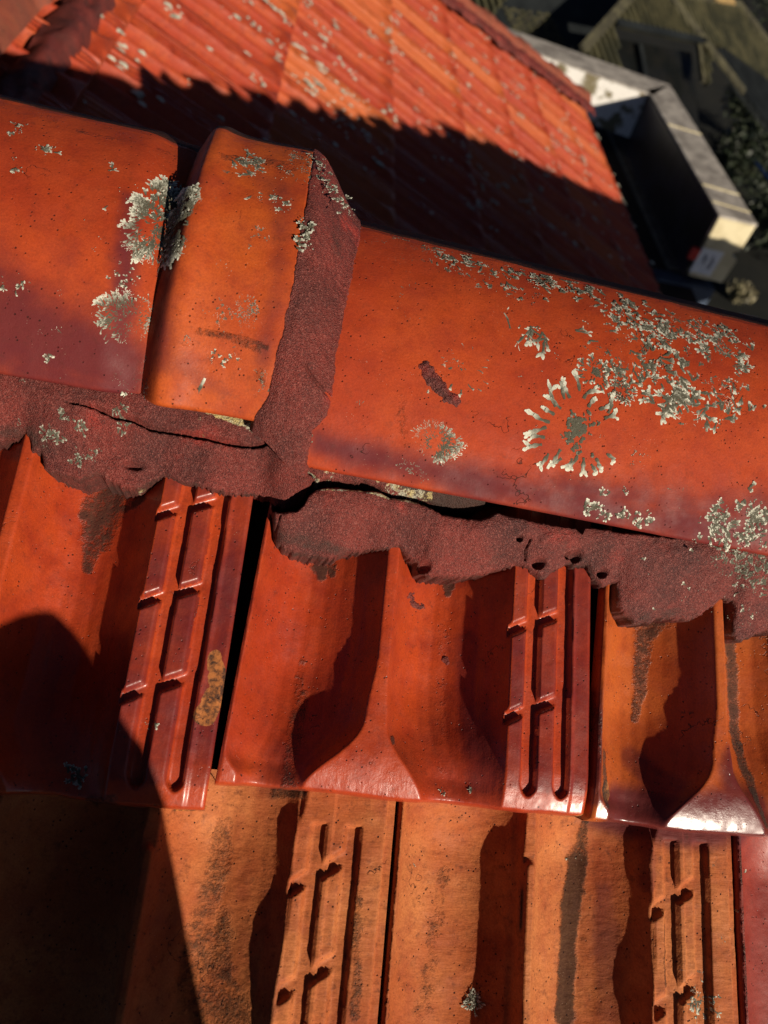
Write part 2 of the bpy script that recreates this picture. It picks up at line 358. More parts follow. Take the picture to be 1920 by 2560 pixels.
def build_tile(x0, unose, umax, mat, parent, ro=0.0, dx=.8, du=1.0, rot=0.0, seed=0):
    lx = np.concatenate([[0.0], np.arange(.6, 199, dx), [199.0]]); v = np.concatenate([np.linspace(0, 6, 9), np.arange(7, umax - unose, du)])
    LX, V = np.meshgrid(lx, v, indexing='ij'); LX = np.maximum(LX, tile_left(V))
    H = tile1(LX, V, ro) + .45 * fbm(LX / 22, V / 28, seed) + .10 * fbm(LX / 3, V / 3, seed + 9)
    nose = 1.3 * fbm(LX / 30, V * 0, seed + 3) * ss(30, 0, V)
    xs = x0 + LX; us = unose + V + nose + rot * (LX - 100)
    Hh = H + course_base(us, unose)
    P = near_pt(xs, us, Hh)
    # skirts: sides and front go down 14 mm
    lo = near_pt(xs[:1] + 1.0, us[:1], Hh[:1] * 0 - 20); hi = near_pt(xs[-1:] - 1.0, us[-1:], Hh[-1:] - 13)
    P = np.concatenate([lo, P, hi], 0); xs = np.concatenate([xs[:1], xs, xs[-1:]], 0); us2 = np.concatenate([us[:1], us, us[-1:]], 0)
    Hf = np.concatenate([Hh[:1] - 13, Hh, Hh[-1:] - 13], 0)
    fr = near_pt(xs[:, :1], us2[:, :1] + 1.5, Hf[:, :1] - 11)
    P = np.concatenate([fr, P], 1); xs = np.concatenate([xs[:, :1], xs], 1); us2 = np.concatenate([us2[:, :1], us2], 1)
    pan = np.zeros(xs.shape); pan[1:-1, 1:] = .52 * ((LX > 151.5) & (H > -3.2)) * ss(9, 14, V)
    at = dict(stain_shade=1.12 * field(STAINS, xs, us2), chip=field(CHIPS, xs, us2), purple=np.maximum(pan, field(PURPLES, xs, us2)))
    return link('roof_tile', grid_mesh('roof_tile', P, False, at), mat, parent)
def build_tile2(x0, utop, ubot, mat, parent, wid=198.0, dx=.8, du=1.0, seed=0):
    lx = np.concatenate([[0.0], np.arange(.8, wid, dx), [wid]]); v = np.arange(-14, utop - ubot, du)
    LX, V = np.meshgrid(lx, v, indexing='ij')
    H = tile2(LX, V, utop - V, x0) + .7 * fbm(LX / 20, V / 26, seed) + .20 * fbm(LX / 5, V / 2.4, seed + 9) + .05 * fbm(LX / 2.2, V / 1.6, seed + 5)
    xs = x0 + LX; us = utop - V
    Hh = H - 15.0 + 18.0 * V / 340.0
    P = near_pt(xs, us, Hh)
    P = np.concatenate([near_pt(xs[:1] + 1, us[:1], Hh[:1] - 14), P, near_pt(xs[-1:] - .8, us[-1:], Hh[-1:] - 14)], 0)
    xs = np.concatenate([xs[:1], xs, xs[-1:]], 0); us = np.concatenate([us[:1], us, us[-1:]], 0)
    at = dict(stain_shade=1.25 * field(STAINS, xs, us), chip=field(CHIPS, xs, us), purple=field(PURPLES, xs, us))
    return link('roof_tile', grid_mesh('roof_tile', P, True, at), mat, parent)

slope = empty('roof_slope', tuple(near_pt(np.array(0.), np.array(-150.), np.array(-30.))))
tag(slope, 'sunlit close slope of red and orange clay tiles with ladder ribs below the ridge', 'roof slope')
UT = 172.0
t_l = build_tile(-197.5, -52.5, UT, m_tred, slope, ro=1.5, seed=1)
t_l['label'] = 'red tile with bare clay chip beside its ladder pattern'
t_m = build_tile(4.5, -38.5, UT, m_tred, slope, ro=-1.5, seed=2)
t_r = build_tile(207.0, -41.0, UT, m_tor, slope, ro=0, seed=3, dx=1.0)
t_r['label'] = 'orange tile with glossy plum brown nose'
t_ll = build_tile(-400, -55.0, UT, m_tred, slope, ro=0, seed=4, dx=2.0, du=2.0)
# lower course
UB = -400.0
build_tile2(-97.0, -47.0, -250, m_traw, slope, seed=11)
build_tile2(103.0, -40.0, -250, m_traw, slope, seed=12)
t = build_tile2(302.5, -42.0, -250, m_tpur, slope, seed=13, dx=1.2); t['label'] = 'plum red tile beside the raw orange one'
build_tile2(-297.0, -50.0, -250, m_traw, slope, seed=14, dx=1.2)
# low detail tile for everything farther off: one shared mesh
def lowres_tile(name, mat, gauge=.385, width=.203, nx=70, nv=30):
    lx = np.unique(np.concatenate([np.linspace(0, 199, nx), [150, 151.5, 159.5, 161, 167.6, 169, 178, 179.6, 186.2, 188]])); v = np.concatenate([[0, 1, 2.5, 4.5, 7], np.linspace(11, 380, nv * 2)])
    LX, V = np.meshgrid(lx, v, indexing='ij'); H = tile1(LX, V) - 18.0 * V / 340
    P = np.stack([LX, V, H], -1)
    P = np.concatenate([P[:1] * [1, 1, 1] - [0, 0, 14], P, P[-1:] - [0, 0, 14]], 0); P = np.concatenate([P[:, :1] - [0, -1, 12], P], 1)
    z = np.zeros(P.shape[:2])
    return grid_mesh(name, P / 1000 * [width / .203, gauge / .385, 1], False, dict(stain_shade=z, chip=z, purple=z))
low_near = lowres_tile('roof_tile', m_tred, .385)
def near_frame(x, u, h):                     # object matrix: local x = along ridge, local y = up the slope, local z = off it
    p = near_pt(np.array(float(x)), np.array(float(u)), np.array(float(h)))
    return Matrix(((X[0], U1[0], N1[0], p[0]), (X[1], U1[1], N1[1], p[1]), (X[2], U1[2], N1[2], p[2]), (0, 0, 0, 1)))
low_near.materials.append(m_traw)
def place(me, mw, parent, name='roof_tile'):
    o = bpy.data.objects.new(name, me); C.objects.link(o); o.parent = parent
    o.matrix_parent_inverse = Matrix.Translation(-Vector(world_loc(parent))); o.matrix_basis = mw; return o
low_red = low_near.copy(); low_red.materials.clear(); low_red.materials.append(m_tred)
for k in range(-4, 10):
    x = 207 + 202.5 * (k + 1) if k >= 0 else -400 + 202.5 * (k + 1) - 202.5
    if k < 0: x = -400 + 202.5 * k
    place(low_red, near_frame(x + 1, -40, 0), slope)
for r in range(1, 5):
    for k in range(-5, 11):
        x = (97.5 if r % 2 else 4.5) + 196 * k if r == 1 else (4.5 if r % 2 == 0 else 100) + 203 * k
        if r == 1:
            if -2 <= k <= 1: continue
            x += 8 * np.sign(k)
        if r == 1: place(low_near, near_frame(x, -380, -3), slope)
        else: place(low_near, near_frame(x, -380 - 345 * (r - 1), -3), slope)
# noses of the lower course in front of the camera
for x in (-297, -97, 103, 302.5):
    place(low_near, near_frame(x - 4, -385, 1.5), slope).scale = (.96, .38, 1)
# roof underlay below the tiles
def sheet(name, pts, mat, parent=None, kind=None):
    me = bpy.data.meshes.new(name); me.from_pydata([tuple(p) for p in pts], [], [tuple(range(len(pts)))]); me.update()
    o = link(name, me, mat, parent)
    if kind: o['kind'] = kind
    return o
m_under = simple('roofing_felt', (.010, .008, .008), (.02, .016, .014), .95, 20, .002)
sheet('underlay', [near_pt(np.array(x), np.array(u), np.array(-52.)) for x, u in ((-1300., -1750.), (2600., -1750.), (2600., 300.), (-1300., 300.))], m_under, slope)

# ================================================================== RIDGE CAPS
YE, HC = .3157, .1243
class Cap:
    """part of a cylinder along x; phi is the tilt of the normal towards the near side; x in metres"""
    def __init__(s, yc, zc, R, sy=0., sz=0., x0=0., fe=None): s.yc, s.zc, s.R, s.sy, s.sz, s.x0 = yc, zc, R, sy, sz, x0; s.fe = fe or math.asin(min(.99, HC / R))
    def c(s, x): return s.yc + s.sy * (x - s.x0), s.zc + s.sz * (x - s.x0)
    def pt(s, x, phi, h=0.):
        x, phi, h = np.broadcast_arrays(np.asarray(x, float), phi, h)
        y, z = s.c(x); pa, pb, r1, r2 = -.03, -.36, .035, .34       # tight crest, then a flatter back
        ca = np.array([y + (r1 - s.R) * math.sin(pa), z - (r1 - s.R) * math.cos(pa)]); cb = np.array([ca[0] + (r2 - r1) * math.sin(pb), ca[1] - (r2 - r1) * math.cos(pb)])
        r = np.where(phi > pa, s.R, np.where(phi > pb, r1, r2)); cy = np.where(phi > pa, y, np.where(phi > pb, ca[0], cb[0])); cz = np.where(phi > pa, z, np.where(phi > pb, ca[1], cb[1]))
        return CAM + np.stack([x, cy - (r + h) * np.sin(phi), cz + (r + h) * np.cos(phi)], -1)
    def px(s, px, py):                       # photo point -> (x, phi) on the near side
        v = ray(px, py); x = 0.
        for k in range(6):
            y, z = s.c(x); a = v[1] ** 2 + v[2] ** 2; b = v[1] * y + v[2] * z; c = y * y + z * z - s.R ** 2
            t = (b - math.sqrt(max(0, b * b - a * c))) / a; x = v[0] * t
        return x, math.atan2(y - v[1] * t, v[2] * t - z)
capL = Cap(.440, -.3506, .1397)
capC = Cap(.440, -.3506, .1487, fe=math.radians(62.5))
capR = Cap(.4186, -.3753, .1465, sy=-.030, sz=-.010, x0=.08)
ridge = empty('roof_ridge', tuple(CAM + np.array([0, .44, -.30])))
tag(ridge, 'diagonal row of red clay ridge caps with lichen and cracked dark red mortar', 'roof ridge')

def cap_mesh(name, cap, x0, x1, dx, mat, parent, radial=None, purple=None, stain_shade=None, chip=None, seed=0, back=-62):
    xs = np.arange(x0, x1 + dx / 2, dx); ph = np.concatenate([np.linspace(cap.fe, math.radians(-1.72), int(160 / max(1.2, dx * 1000))), np.linspace(-.035, -.36, 16), np.linspace(-.363, -.72, 44)])
    XX, PH = np.meshgrid(xs, ph, indexing='ij'); S = cap.R * PH * 1000
    h = .00055 * fbm(XX * 1000 / 45, S / 45, seed) + .00022 * fbm(XX * 1000 / 12, S / 12, seed + 4)
    h = h + .0007 * fbm(XX * 1000 / 60, S * 0, seed + 2)
    if radial is not None: h = h + radial(XX, PH)
    if name == 'collar': XX = XX + .006 * ss(1.0, 0, PH) * ss(XCL + .03, XCL, XX)
    P = cap.pt(XX, PH, h)
    e = cap.pt(XX[:, :1], PH[:, :1] + .012, h[:, :1] - .0012); e2 = cap.pt(XX[:, :1], PH[:, :1] + .008, h[:, :1] - .013)
    e3 = cap.pt(XX[:, :1], PH[:, :1] - .25, h[:, :1] - .013)
    P = np.concatenate([e3, e2, e, P], 1)
    XX = np.concatenate([XX[:, :1]] * 3 + [XX], 1); PH = np.concatenate([PH[:, :1]] * 3 + [PH], 1)
    # close the two ends
    inn = cap.pt(XX[:1], PH[:1], -.014); inn2 = cap.pt(XX[-1:], PH[-1:], -.014)
    P = np.concatenate([inn, P, inn2], 0); XX = np.concatenate([XX[:1], XX, XX[-1:]], 0); PH = np.concatenate([PH[:1], PH, PH[-1:]], 0)
    z = np.zeros(XX.shape); back_shade = .95 * ss(-.10, -.24, PH)  # back of the crest painted dark, standing in for its shade
    at = dict(purple=purple(XX, PH) if purple else z, stain_shade=np.maximum(back_shade, stain_shade(XX, PH)) if stain_shade else back_shade, chip=chip(XX, PH) if chip else z)
    return link(name, grid_mesh(name, P, False, at), mat, parent)
def blobs(cap, L, e0=.35, e1=1.35):
    """L: ((photo points), r0, r1, strength) in mm on this cap"""
    LL = [([(cap.px(*p)[0] * 1000, -cap.R * 1000 * cap.px(*p)[1]) for p in pts], a, b, c) for pts, a, b, c in L]
    return lambda XX, PH: field(LL, XX * 1000, -cap.R * 1000 * PH, e0, e1)
XCL, XCR = -.0655, .0050
def radL(x, ph):                             # the body dips into the joint groove before the collar
    return -.0035 * ss(-.022, -.001, x - XCL) - .002 * ss(0, .01, x - XCL)
pL_ = blobs(capL, [([(0, 820), (160, 860), (300, 920)], 30, 20, .9), ([(0, 700), (100, 760), (230, 800)], 18, 14, .55), ([(120, 560), (160, 640)], 14, 10, .35), ([(330, 500), (300, 850)], 6, 8, .7), ([(40, 920), (300, 975)], 10, 8, .8)], -.1, 1.9)
cap_l = cap_mesh('ridge_cap', capL, -.42, XCL + .012, .0013, m_cap, ridge, radL, pL_, blobs(capL, [([(0, 240), (200, 330), (420, 372)], 3, 3, .35)]), seed=21)  # crest line darkened too, as painted shade
tag(cap_l, 'left ridge cap, plum stained along its lower edge')
def radC(x, ph):
    a = (x - XCL)                            # a rolled bead on the left edge, a slight sag, then level to the mortar
    return -.0140 * (1 - ss(0, .012, a) ** .6) + .0022 * np.exp(-((a - .016) / .010) ** 2) + .0008 * ss(.045, .07, a)
pC_ = blobs(capC, [([(470, 430), (420, 600), (395, 900)], 7, 9, .65), ([(420, 900), (560, 980)], 9, 6, .5), ([(700, 480), (690, 700), (660, 900)], 9, 6, .45), ([(640, 440), (700, 480)], 8, 8, .4)], -.1, 1.9)
sC_ = blobs(capC, [([(500, 830), (600, 845), (670, 870)], 3.0, 2.0, .52), ([(590, 850), (650, 880)], 2.5, 2.0, .45), ([(560, 400), (640, 400), (720, 420)], 4, 8, .42), ([(470, 420), (450, 500)], .1, .1, 0), ([(650, 930), (660, 960)], 4, 3, .5)])
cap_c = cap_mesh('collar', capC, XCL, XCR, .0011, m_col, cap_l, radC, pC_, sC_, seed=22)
pR_ = blobs(capR, [([(800, 1110), (1200, 1210), (1560, 1290), (1900, 1330)], 9, 20, .85), ([(1400, 1220), (1900, 1290)], 10, 18, .7)], -.3, 1.9)
sR_ = blobs(capR, [([(1000, 1000), (1010, 1110)], 5, 4, .35), ([(1200, 720), (1230, 760)], .1, .1, 0), ([(1640, 820), (1660, 1000)], 6, 6, .12)])
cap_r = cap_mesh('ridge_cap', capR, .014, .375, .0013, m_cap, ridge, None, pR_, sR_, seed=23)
tag(cap_r, 'right ridge cap, flatter and speckled with grey lichen')
# the rest of the ridge runs on beyond the picture and ends in a hip
XH = 1.95
shared_cap = None
for k in range(-3, 8):
    if k in (-0.5,): continue
    xa = -.42 + .0 + .40 * k
    if -.5 < xa < .35: continue
    if xa > .3: xa = .36 + .40 * (k - 2)
    if xa > XH: continue
    if shared_cap is None:
        cp = Cap(.432, -.3620, .1450)
        xs = np.concatenate([np.linspace(0, .34, 12), np.linspace(.342, .405, 8)]); ph = np.linspace(cp.fe, math.radians(-54), 28)
        XX, PH = np.meshgrid(xs, ph, indexing='ij'); P = cp.pt(XX, PH, np.where(XX > .341, .011, 0.)); P = np.concatenate([P, cp.pt(XX[-1:], PH[-1:], -.01)], 0)
        z = np.zeros(P.shape[:2]); shared_cap = grid_mesh('ridge_cap', P, False, dict(stain_shade=z, chip=z, purple=z + .2)); shared_cap.materials.append(m_cap)
    place(shared_cap, Matrix.Translation((xa, -.012 if xa > 0 else 0, -.03 if xa > 0 else 0)), ridge, 'ridge_cap')

# ================================================================== MORTAR
def tile_surf(x, u):
    """height of the near tiles under the mortar"""
    h = np.full(np.shape(x), -16.0)
    for x0, un, ro in ((-400, -55, 0), (-197.5, -52.5, 1.5), (4.5, -38.5, -1.5), (207.0, -41.0, 0)):
        lx = x - x0; m = (lx >= 0) & (lx <= 199); hh = tile1(np.clip(lx, 0, 199), np.maximum(u - un, 5), ro) + course_base(u, un)
        h = np.where(m & (lx >= tile_left(u - un)), hh, h)
    return h
def trace_on(pts, hf):
    out = []
    for px, py in pts:
        h = 0.
        for k in range(6):
            x, u = near_px(px, py, h); h = .5 * h + .5 * float(hf(np.array(x), np.array(u)))
        out.append((x, u))
    return out
def low_h(x, u):
    ds = np.linspace(-15, 15, 25); wt = np.exp(-(ds / 9) ** 2); wt /= wt.sum()
    return sum(wt[i] * np.maximum(tile_surf(x + d, u), -17) for i, d in enumerate(ds)) * .70 + 2.4
top_h = lambda x, u: 0 * x + 10.0
M1_LO = [(-60, 1100), (0, 1097), (39, 1091), (44, 1083), (64, 1080), (74, 1095), (80, 1123), (106, 1130), (108, 1168), (143, 1184), (200, 1199), (234, 1188), (252, 1182), (269, 1199), (317, 1219), (345, 1222), (360, 1215), (404, 1188), (417, 1186), (451, 1206), (486, 1210), (551, 1230), (577, 1236), (638, 1236), (677, 1247), (685, 1268), (699, 1273), (719, 1277), (745, 1270), (759, 1252), (768, 1226), (790, 1208)]
M1_HI = [(-60, 905), (0, 918), (335, 975), (352, 985), (380, 968), (460, 985), (560, 1005), (683, 1036), (692, 1110), (700, 1124), (722, 1137), (748, 1152), (765, 1176), (791, 1203)]
M2_LO = [(674, 1275), (680, 1297), (687, 1351), (708, 1370), (752, 1388), (831, 1395), (882, 1382), (922, 1375), (998, 1368), (1009, 1380), (1029, 1397), (1047, 1400), (1053, 1435), (1087, 1441), (1151, 1444), (1215, 1435), (1261, 1418), (1307, 1415), (1330, 1428), (1354, 1449), (1382, 1432), (1417, 1410), (1443, 1419), (1465, 1413), (1486, 1445), (1504, 1467), (1538, 1458), (1545, 1497), (1560, 1528), (1591, 1554), (1621, 1558), (1643, 1545), (1721, 1549), (1764, 1528), (1803, 1499), (1825, 1502), (1833, 1541), (1836, 1584), (1849, 1601), (1868, 1599), (1894, 1584), (1920, 1577), (2000, 1590)]
M2_HI = [(674, 1273), (700, 1276), (745, 1274), (763, 1257), (773, 1237), (790, 1223), (830, 1217), (900, 1223), (950, 1230), (975, 1243), (1030, 1250), (1075, 1263), (1110, 1277), (1200, 1284), (1225, 1276), (1245, 1265), (1275, 1272), (1330, 1284), (1350, 1290), (1400, 1297), (1440, 1303), (1456, 1316), (1464, 1301), (1500, 1305), (1550, 1315), (1600, 1318), (1680, 1328), (1760, 1340), (1840, 1355), (1920, 1368), (2000, 1385)]
M2_HI = [(x, y + 15 * (1 if x > 1150 else max(0, (x - 1040) / 110))) if x < 1700 else (x, y) for x, y in M2_HI]
M3_LO = [(676, 1108), (694, 1112), (722, 1133), (750, 1150), (768, 1174), (794, 1197), (812, 1194), (850, 1197), (872, 1205), (905, 1200), (950, 1214), (985, 1236), (1030, 1238), (1060, 1246), (1120, 1262), (1180, 1268), (1225, 1262)]
M3_HI = [(676, 1030), (694, 1036), (722, 1045), (750, 1070), (775, 1110), (800, 1128), (850, 1140), (905, 1150), (950, 1162), (1018, 1180), (1060, 1190), (1120, 1205), (1180, 1218), (1225, 1230)]
CR = [(152, 1003), (190, 1012), (250, 1028), (290, 1045), (335, 1053), (380, 1072), (430, 1080), (500, 1092), (560, 1108), (612, 1117), (655, 1116), (690, 1104)]
def mortar(name, LO, HI, lo_h, hi_h, seed, x_lo=None, stainf=None, chipf=None, extra=None, step=.55, rows=64, lo_pl=None, rag=1.0, hi_over=0):
    lo = np.array(trace_on(LO, low_h if lo_pl is None else lo_pl)); hi = np.array(trace_on(HI, top_h))
    xa = max(lo[0, 0], hi[0, 0]); xb = min(lo[-1, 0], hi[-1, 0]); xs = np.arange(xa, xb, step)
    lo_s = lo[np.argsort(lo[:, 0], kind='stable')]; hi_s = hi[np.argsort(hi[:, 0], kind='stable')]
    ul = np.interp(xs, lo_s[:, 0], lo_s[:, 1]) + rag * (1.1 * fbm(xs / 4, xs * 0, seed) + .4 * fbm(xs / 1.3, xs * 0, seed + 1) - 1.5 * np.clip(1 - np.abs(fbm(xs / 3.1, xs * 0, seed + 12)) * 5, 0, 1))
    uh = np.interp(xs, hi_s[:, 0], hi_s[:, 1]) + rag * (.7 * fbm(xs / 5, xs * 0, seed + 2) + .5 * fbm(xs / 1.6, xs * 0, seed + 5)) + hi_over
    uh = np.maximum(uh, ul + .3)
    t = np.linspace(0, 1, rows); t = np.concatenate([t])
    XX, T = np.meshgrid(xs, t, indexing='ij'); UU = ul[:, None] + (uh - ul)[:, None] * T
    wdt = (uh - ul)[:, None]
    ts = tile_surf(XX, UU)
    hl = lo_h(XX, UU); hh = hi_h(XX, UU)
    ker = np.exp(-np.linspace(-2.2, 2.2, 41) ** 2); ker /= ker.sum()
    sm = lambda q: np.convolve(np.pad(q, 20, mode='edge'), ker, mode='valid')
    k = ss(0, 1, (UU - sm(ul)[:, None] + 2) / np.maximum(sm(uh - ul)[:, None], 6)) ** .75
    H = hl * (1 - k) + hh * k
    H = H + 2.2 * fbm(XX / 22, UU / 18, seed + 6) + .8 * fbm(XX / 6, UU / 6, seed + 7) + .35 * fbm(XX / 1.6, UU / 1.6, seed + 8)
    dlo = seg_dist(XX, UU, list(zip(xs[::3], ul[::3])))[0]; dlo = np.minimum(dlo, UU - ul[:, None]); dhi = uh[:, None] - UU
    dend = np.minimum(XX - xa, xb - XX)
    H = np.maximum(H, ts + .7)
    H = H - 2.6 * (1 - np.clip(dlo / 1.5, 0, 1)) ** 2 - 2.0 * (1 - np.clip(dhi / 1.8, 0, 1)) ** 2
    if extra is not None: H = H + extra(XX, UU)
    P = near_pt(XX, UU, H)
    a = near_pt(XX[:, :1], UU[:, :1] + .8, np.minimum(ts[:, :1] - 1.5, H[:, :1] - 2.5)); b = near_pt(XX[:, -1:], UU[:, -1:] - .6, H[:, -1:] - 14)
    P = np.concatenate([a, P, b], 1); XX = np.concatenate([XX[:, :1], XX, XX[:, -1:]], 1); UU = np.concatenate([UU[:, :1], UU, UU[:, -1:]], 1)
    z = np.zeros(XX.shape); dl = np.concatenate([z[:, :1], dlo, dlo[:, -1:]], 1); dh_ = np.concatenate([dhi[:, :1], dhi, z[:, :1]], 1)
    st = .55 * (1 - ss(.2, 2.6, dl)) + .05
    ch = z.copy()
    if stainf is not None: st = np.maximum(st, stainf(XX, UU))
    if chipf is not None: ch = chipf(XX, UU, dl, dh_)
    return link(name, grid_mesh(name, P, False, dict(stain_shade=st, chip=ch)), m_mort, ridge)
crack1 = trace_on(CR, lambda x, u: 0 * x + 6.0)
crack1b = trace_on([(395, 1060), (430, 1040)], top_h)
pits2 = [(trace_on([p], lambda x, u: 0 * x)[0], r) for p, r in (((1438, 1392), 3.4), ((1348, 1408), 3.2), ((1068, 1412), 3.6), ((1290, 1352), 1.6), ((1418, 1390), 2.0), ((1512, 1432), 2.6))]
small_cr = [trace_on(q, lambda x, u: 0 * x + 4) for q in ([(1322, 1350), (1316, 1375), (1322, 1395)], [(700, 1290), (690, 1330)])]
def ex1(x, u):
    d, p = seg_dist(x + .8 * fbm(x / 2.2, u / 2.2, 77), u + .8 * fbm(x / 2.2, u / 2.2, 78), crack1); wd = .35 + .55 * ss(0, .4, p)
    up = u - np.interp(x, [c[0] for c in crack1], [c[1] for c in crack1])
    r = -6.5 * np.exp(-(d / wd) ** 2) * ss(0, .12, p) + 1.0 * ss(0, 3, up) * (x > crack1[0][0]) * (x < crack1[-1][0]) * ss(crack1[0][0], crack1[0][0] + 25, x)
    n = trace_on([(335, 1170)], low_h)[0]; dd = np.hypot((x - n[0]) / 4.5, (u - n[1]) / 1.8)
    return r - 5 * np.exp(-dd ** 3)
def ex2(x, u):
    r = 0 * x
    for (cx, cu), rad in pits2: r = r - 7 * np.exp(-(np.hypot(x - cx, (u - cu) * 1.2) / rad) ** 4)
    for c in small_cr: r = r - 3 * np.exp(-(seg_dist(x, u, c)[0] / .45) ** 2)
    return r
def spots(L, hf): 
    LL = [(trace_on(p, hf), a, b, c) for p, a, b, c in L]; return lambda x, u: field(LL, x, u)
ch1 = spots([([(490, 1018), (560, 1042), (620, 1062), (680, 1086)], 2.6, 4.8, 1.15), ([(686, 1070), (692, 1104)], 2.0, 1.4, 1.0), ([(340, 1215), (400, 1195)], 5, 3, .9), ([(490, 1212), (575, 1235)], 1.3, 1.3, .95), ([(650, 1242), (670, 1250)], 2, 2, .9), ([(500, 1060), (506, 1085)], 3, 2, .45)], top_h)
st1 = spots([([(0, 1060), (60, 1065), (90, 1100)], 7, 6, .6), ([(150, 1130), (240, 1150)], 7, 9, .45), ([(340, 1215), (400, 1195)], 6, 4, .6), ([(330, 1040), (420, 1060)], 4, 5, .4), ([(370, 968), (470, 985)], 5, 5, .55)], top_h)
mort_l = mortar('pointing_mortar', M1_LO, M1_HI, low_h, lambda x, u: 10.5 + 2.0 * ss(-70, -55, x), 41, stainf=st1, chipf=lambda x, u, a, b: ch1(x, u), extra=ex1)
mort_l['label'] = 'left run of red pointing mortar with a long hairline crack'
ch2 = spots([([(790, 1222), (900, 1226), (975, 1245), (1040, 1256)], 1.0, 1.2, .75), ([(1245, 1266), (1330, 1283)], 1.6, 1.4, .85), ([(1360, 1290), (1445, 1303)], 1.3, 1.1, .85), ([(1465, 1301), (1500, 1306)], 1.2, 1.0, .8)], top_h)
st2 = spots([([(1000, 1320), (1100, 1400)], 14, 14, .35), ([(1380, 1340), (1480, 1400)], 16, 12, .5), ([(1180, 1400), (1300, 1390)], 10, 8, .45), ([(1680, 1380), (1900, 1480)], 10, 16, .3), ([(690, 1340), (900, 1390)], 5, 5, .6), ([(1610, 1540), (1760, 1530)], 6, 6, .55)], low_h)
mort_r = mortar('pointing_mortar', M2_LO, M2_HI, low_h, lambda x, u: 10.0 - 4.0 * ss(60, 10, x), 51, stainf=st2, chipf=lambda x, u, a, b: ch2(x, u), extra=ex2)
mort_r['label'] = 'right run of red pointing mortar broken away from the cap'
ch3 = spots([([(735, 1150), (760, 1170), (790, 1197)], 3.0, 3.0, .9), ([(815, 1150), (830, 1190)], 3, 4, .62), ([(880, 1165), (960, 1200)], 3, 3, .55), ([(980, 1215), (1010, 1230), (1080, 1236)], 4, 3, .75)], top_h)
st3 = spots([([(1020, 1200), (1130, 1240), (1220, 1250)], 8, 9, 1.0), ([(800, 1180), (960, 1205)], 4, 4, .5)], top_h)
mort_b = mortar('bedding_mortar', M3_LO, M3_HI, lambda x, u: 4.5 - 9 * ss(80, 130, x), lambda x, u: 11.0 - 3 * ss(80, 130, x), 61, lo_pl=top_h, rows=34, stainf=st3, chipf=lambda x, u, a, b: ch3(x, u), rag=.9)
# bedding set back under the caps, blackened for the shade in the gap
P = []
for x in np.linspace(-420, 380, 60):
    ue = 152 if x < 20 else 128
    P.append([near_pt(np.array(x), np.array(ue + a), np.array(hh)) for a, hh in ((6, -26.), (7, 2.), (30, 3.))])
P = np.array(P); z = np.zeros(P.shape[:2]); link('bedding_mortar', grid_mesh('bedding_mortar', P, False, dict(stain_shade=z + 1, chip=z)), m_mort, ridge)
# the sloping fillet against the right side of the collar
fx = np.linspace(0, 1, 56); fp = np.concatenate([np.linspace(capC.fe + .05, -.03, 230), np.linspace(-.04, -.36, 26), np.linspace(-.37, -.66, 30)])
TT, PH = np.meshgrid(fx, fp, indexing='ij')
xl = XCR - .0015 + .0012 * fbm(PH * 18, PH * 0, 71) + .0006 * fbm(PH * 90, PH * 0, 72) - .0035 * ss(.55, .95, PH) - .006 * ss(capC.fe - .10, capC.fe, PH)
xr = np.interp(PH[0], np.sort([capR.px(*p)[1] for p in ((905, 600), (885, 700), (865, 800), (851, 874), (836, 930), (833, 985), (830, 1030), (819, 1082), (780, 1125))]),
               [q[0] for q in sorted([(capR.px(*p)[0], capR.px(*p)[1]) for p in ((905, 600), (885, 700), (865, 800), (851, 874), (836, 930), (833, 985), (830, 1030), (819, 1082), (780, 1125))], key=lambda q: q[1])])
xr = xr[None, :] + .0010 * fbm(PH * 22, PH * 0, 73) + .0007 * fbm(PH * 80, PH * 0, 74)
XF = xl + (xr - xl) * TT
A = capC.pt(xl, PH, .0012); B = capR.pt(xr, PH * capR.fe / capC.fe, .0009)
k = ss(0, 1, TT)[..., None]; P = A * (1 - k) + B * k; P[..., 0] = XF
bul = .0026 * np.sin(math.pi * TT) + .0008 * fbm(TT * 5, PH * 14, 75) + .0005 * fbm(TT * 14, PH * 40, 76) - .003 * (1 - np.clip(TT / .05, 0, 1)) - .0022 * np.clip((TT - .95) / .05, 0, 1)
crf = capR.px(800, 1030)[1]; bul = bul - .003 * np.exp(-((PH - crf - .02 * fbm(TT * 6, TT * 0, 79)) / .006) ** 2) * ss(.35, .55, TT)
nrm = np.stack([0 * PH, -np.sin(PH), np.cos(PH)], -1); P = P + nrm * bul[..., None]
stf = .62 * np.exp(-(((TT - .62) / .2) ** 2 + ((PH - .25) / .16) ** 2)) + .3 * (TT > .9); chf = .0 * TT
link('pointing_mortar', grid_mesh('pointing_mortar', P, False, dict(stain_shade=stf, chip=chf)), m_mort, ridge)['label'] = 'sloping mortar fillet against the raised collar'
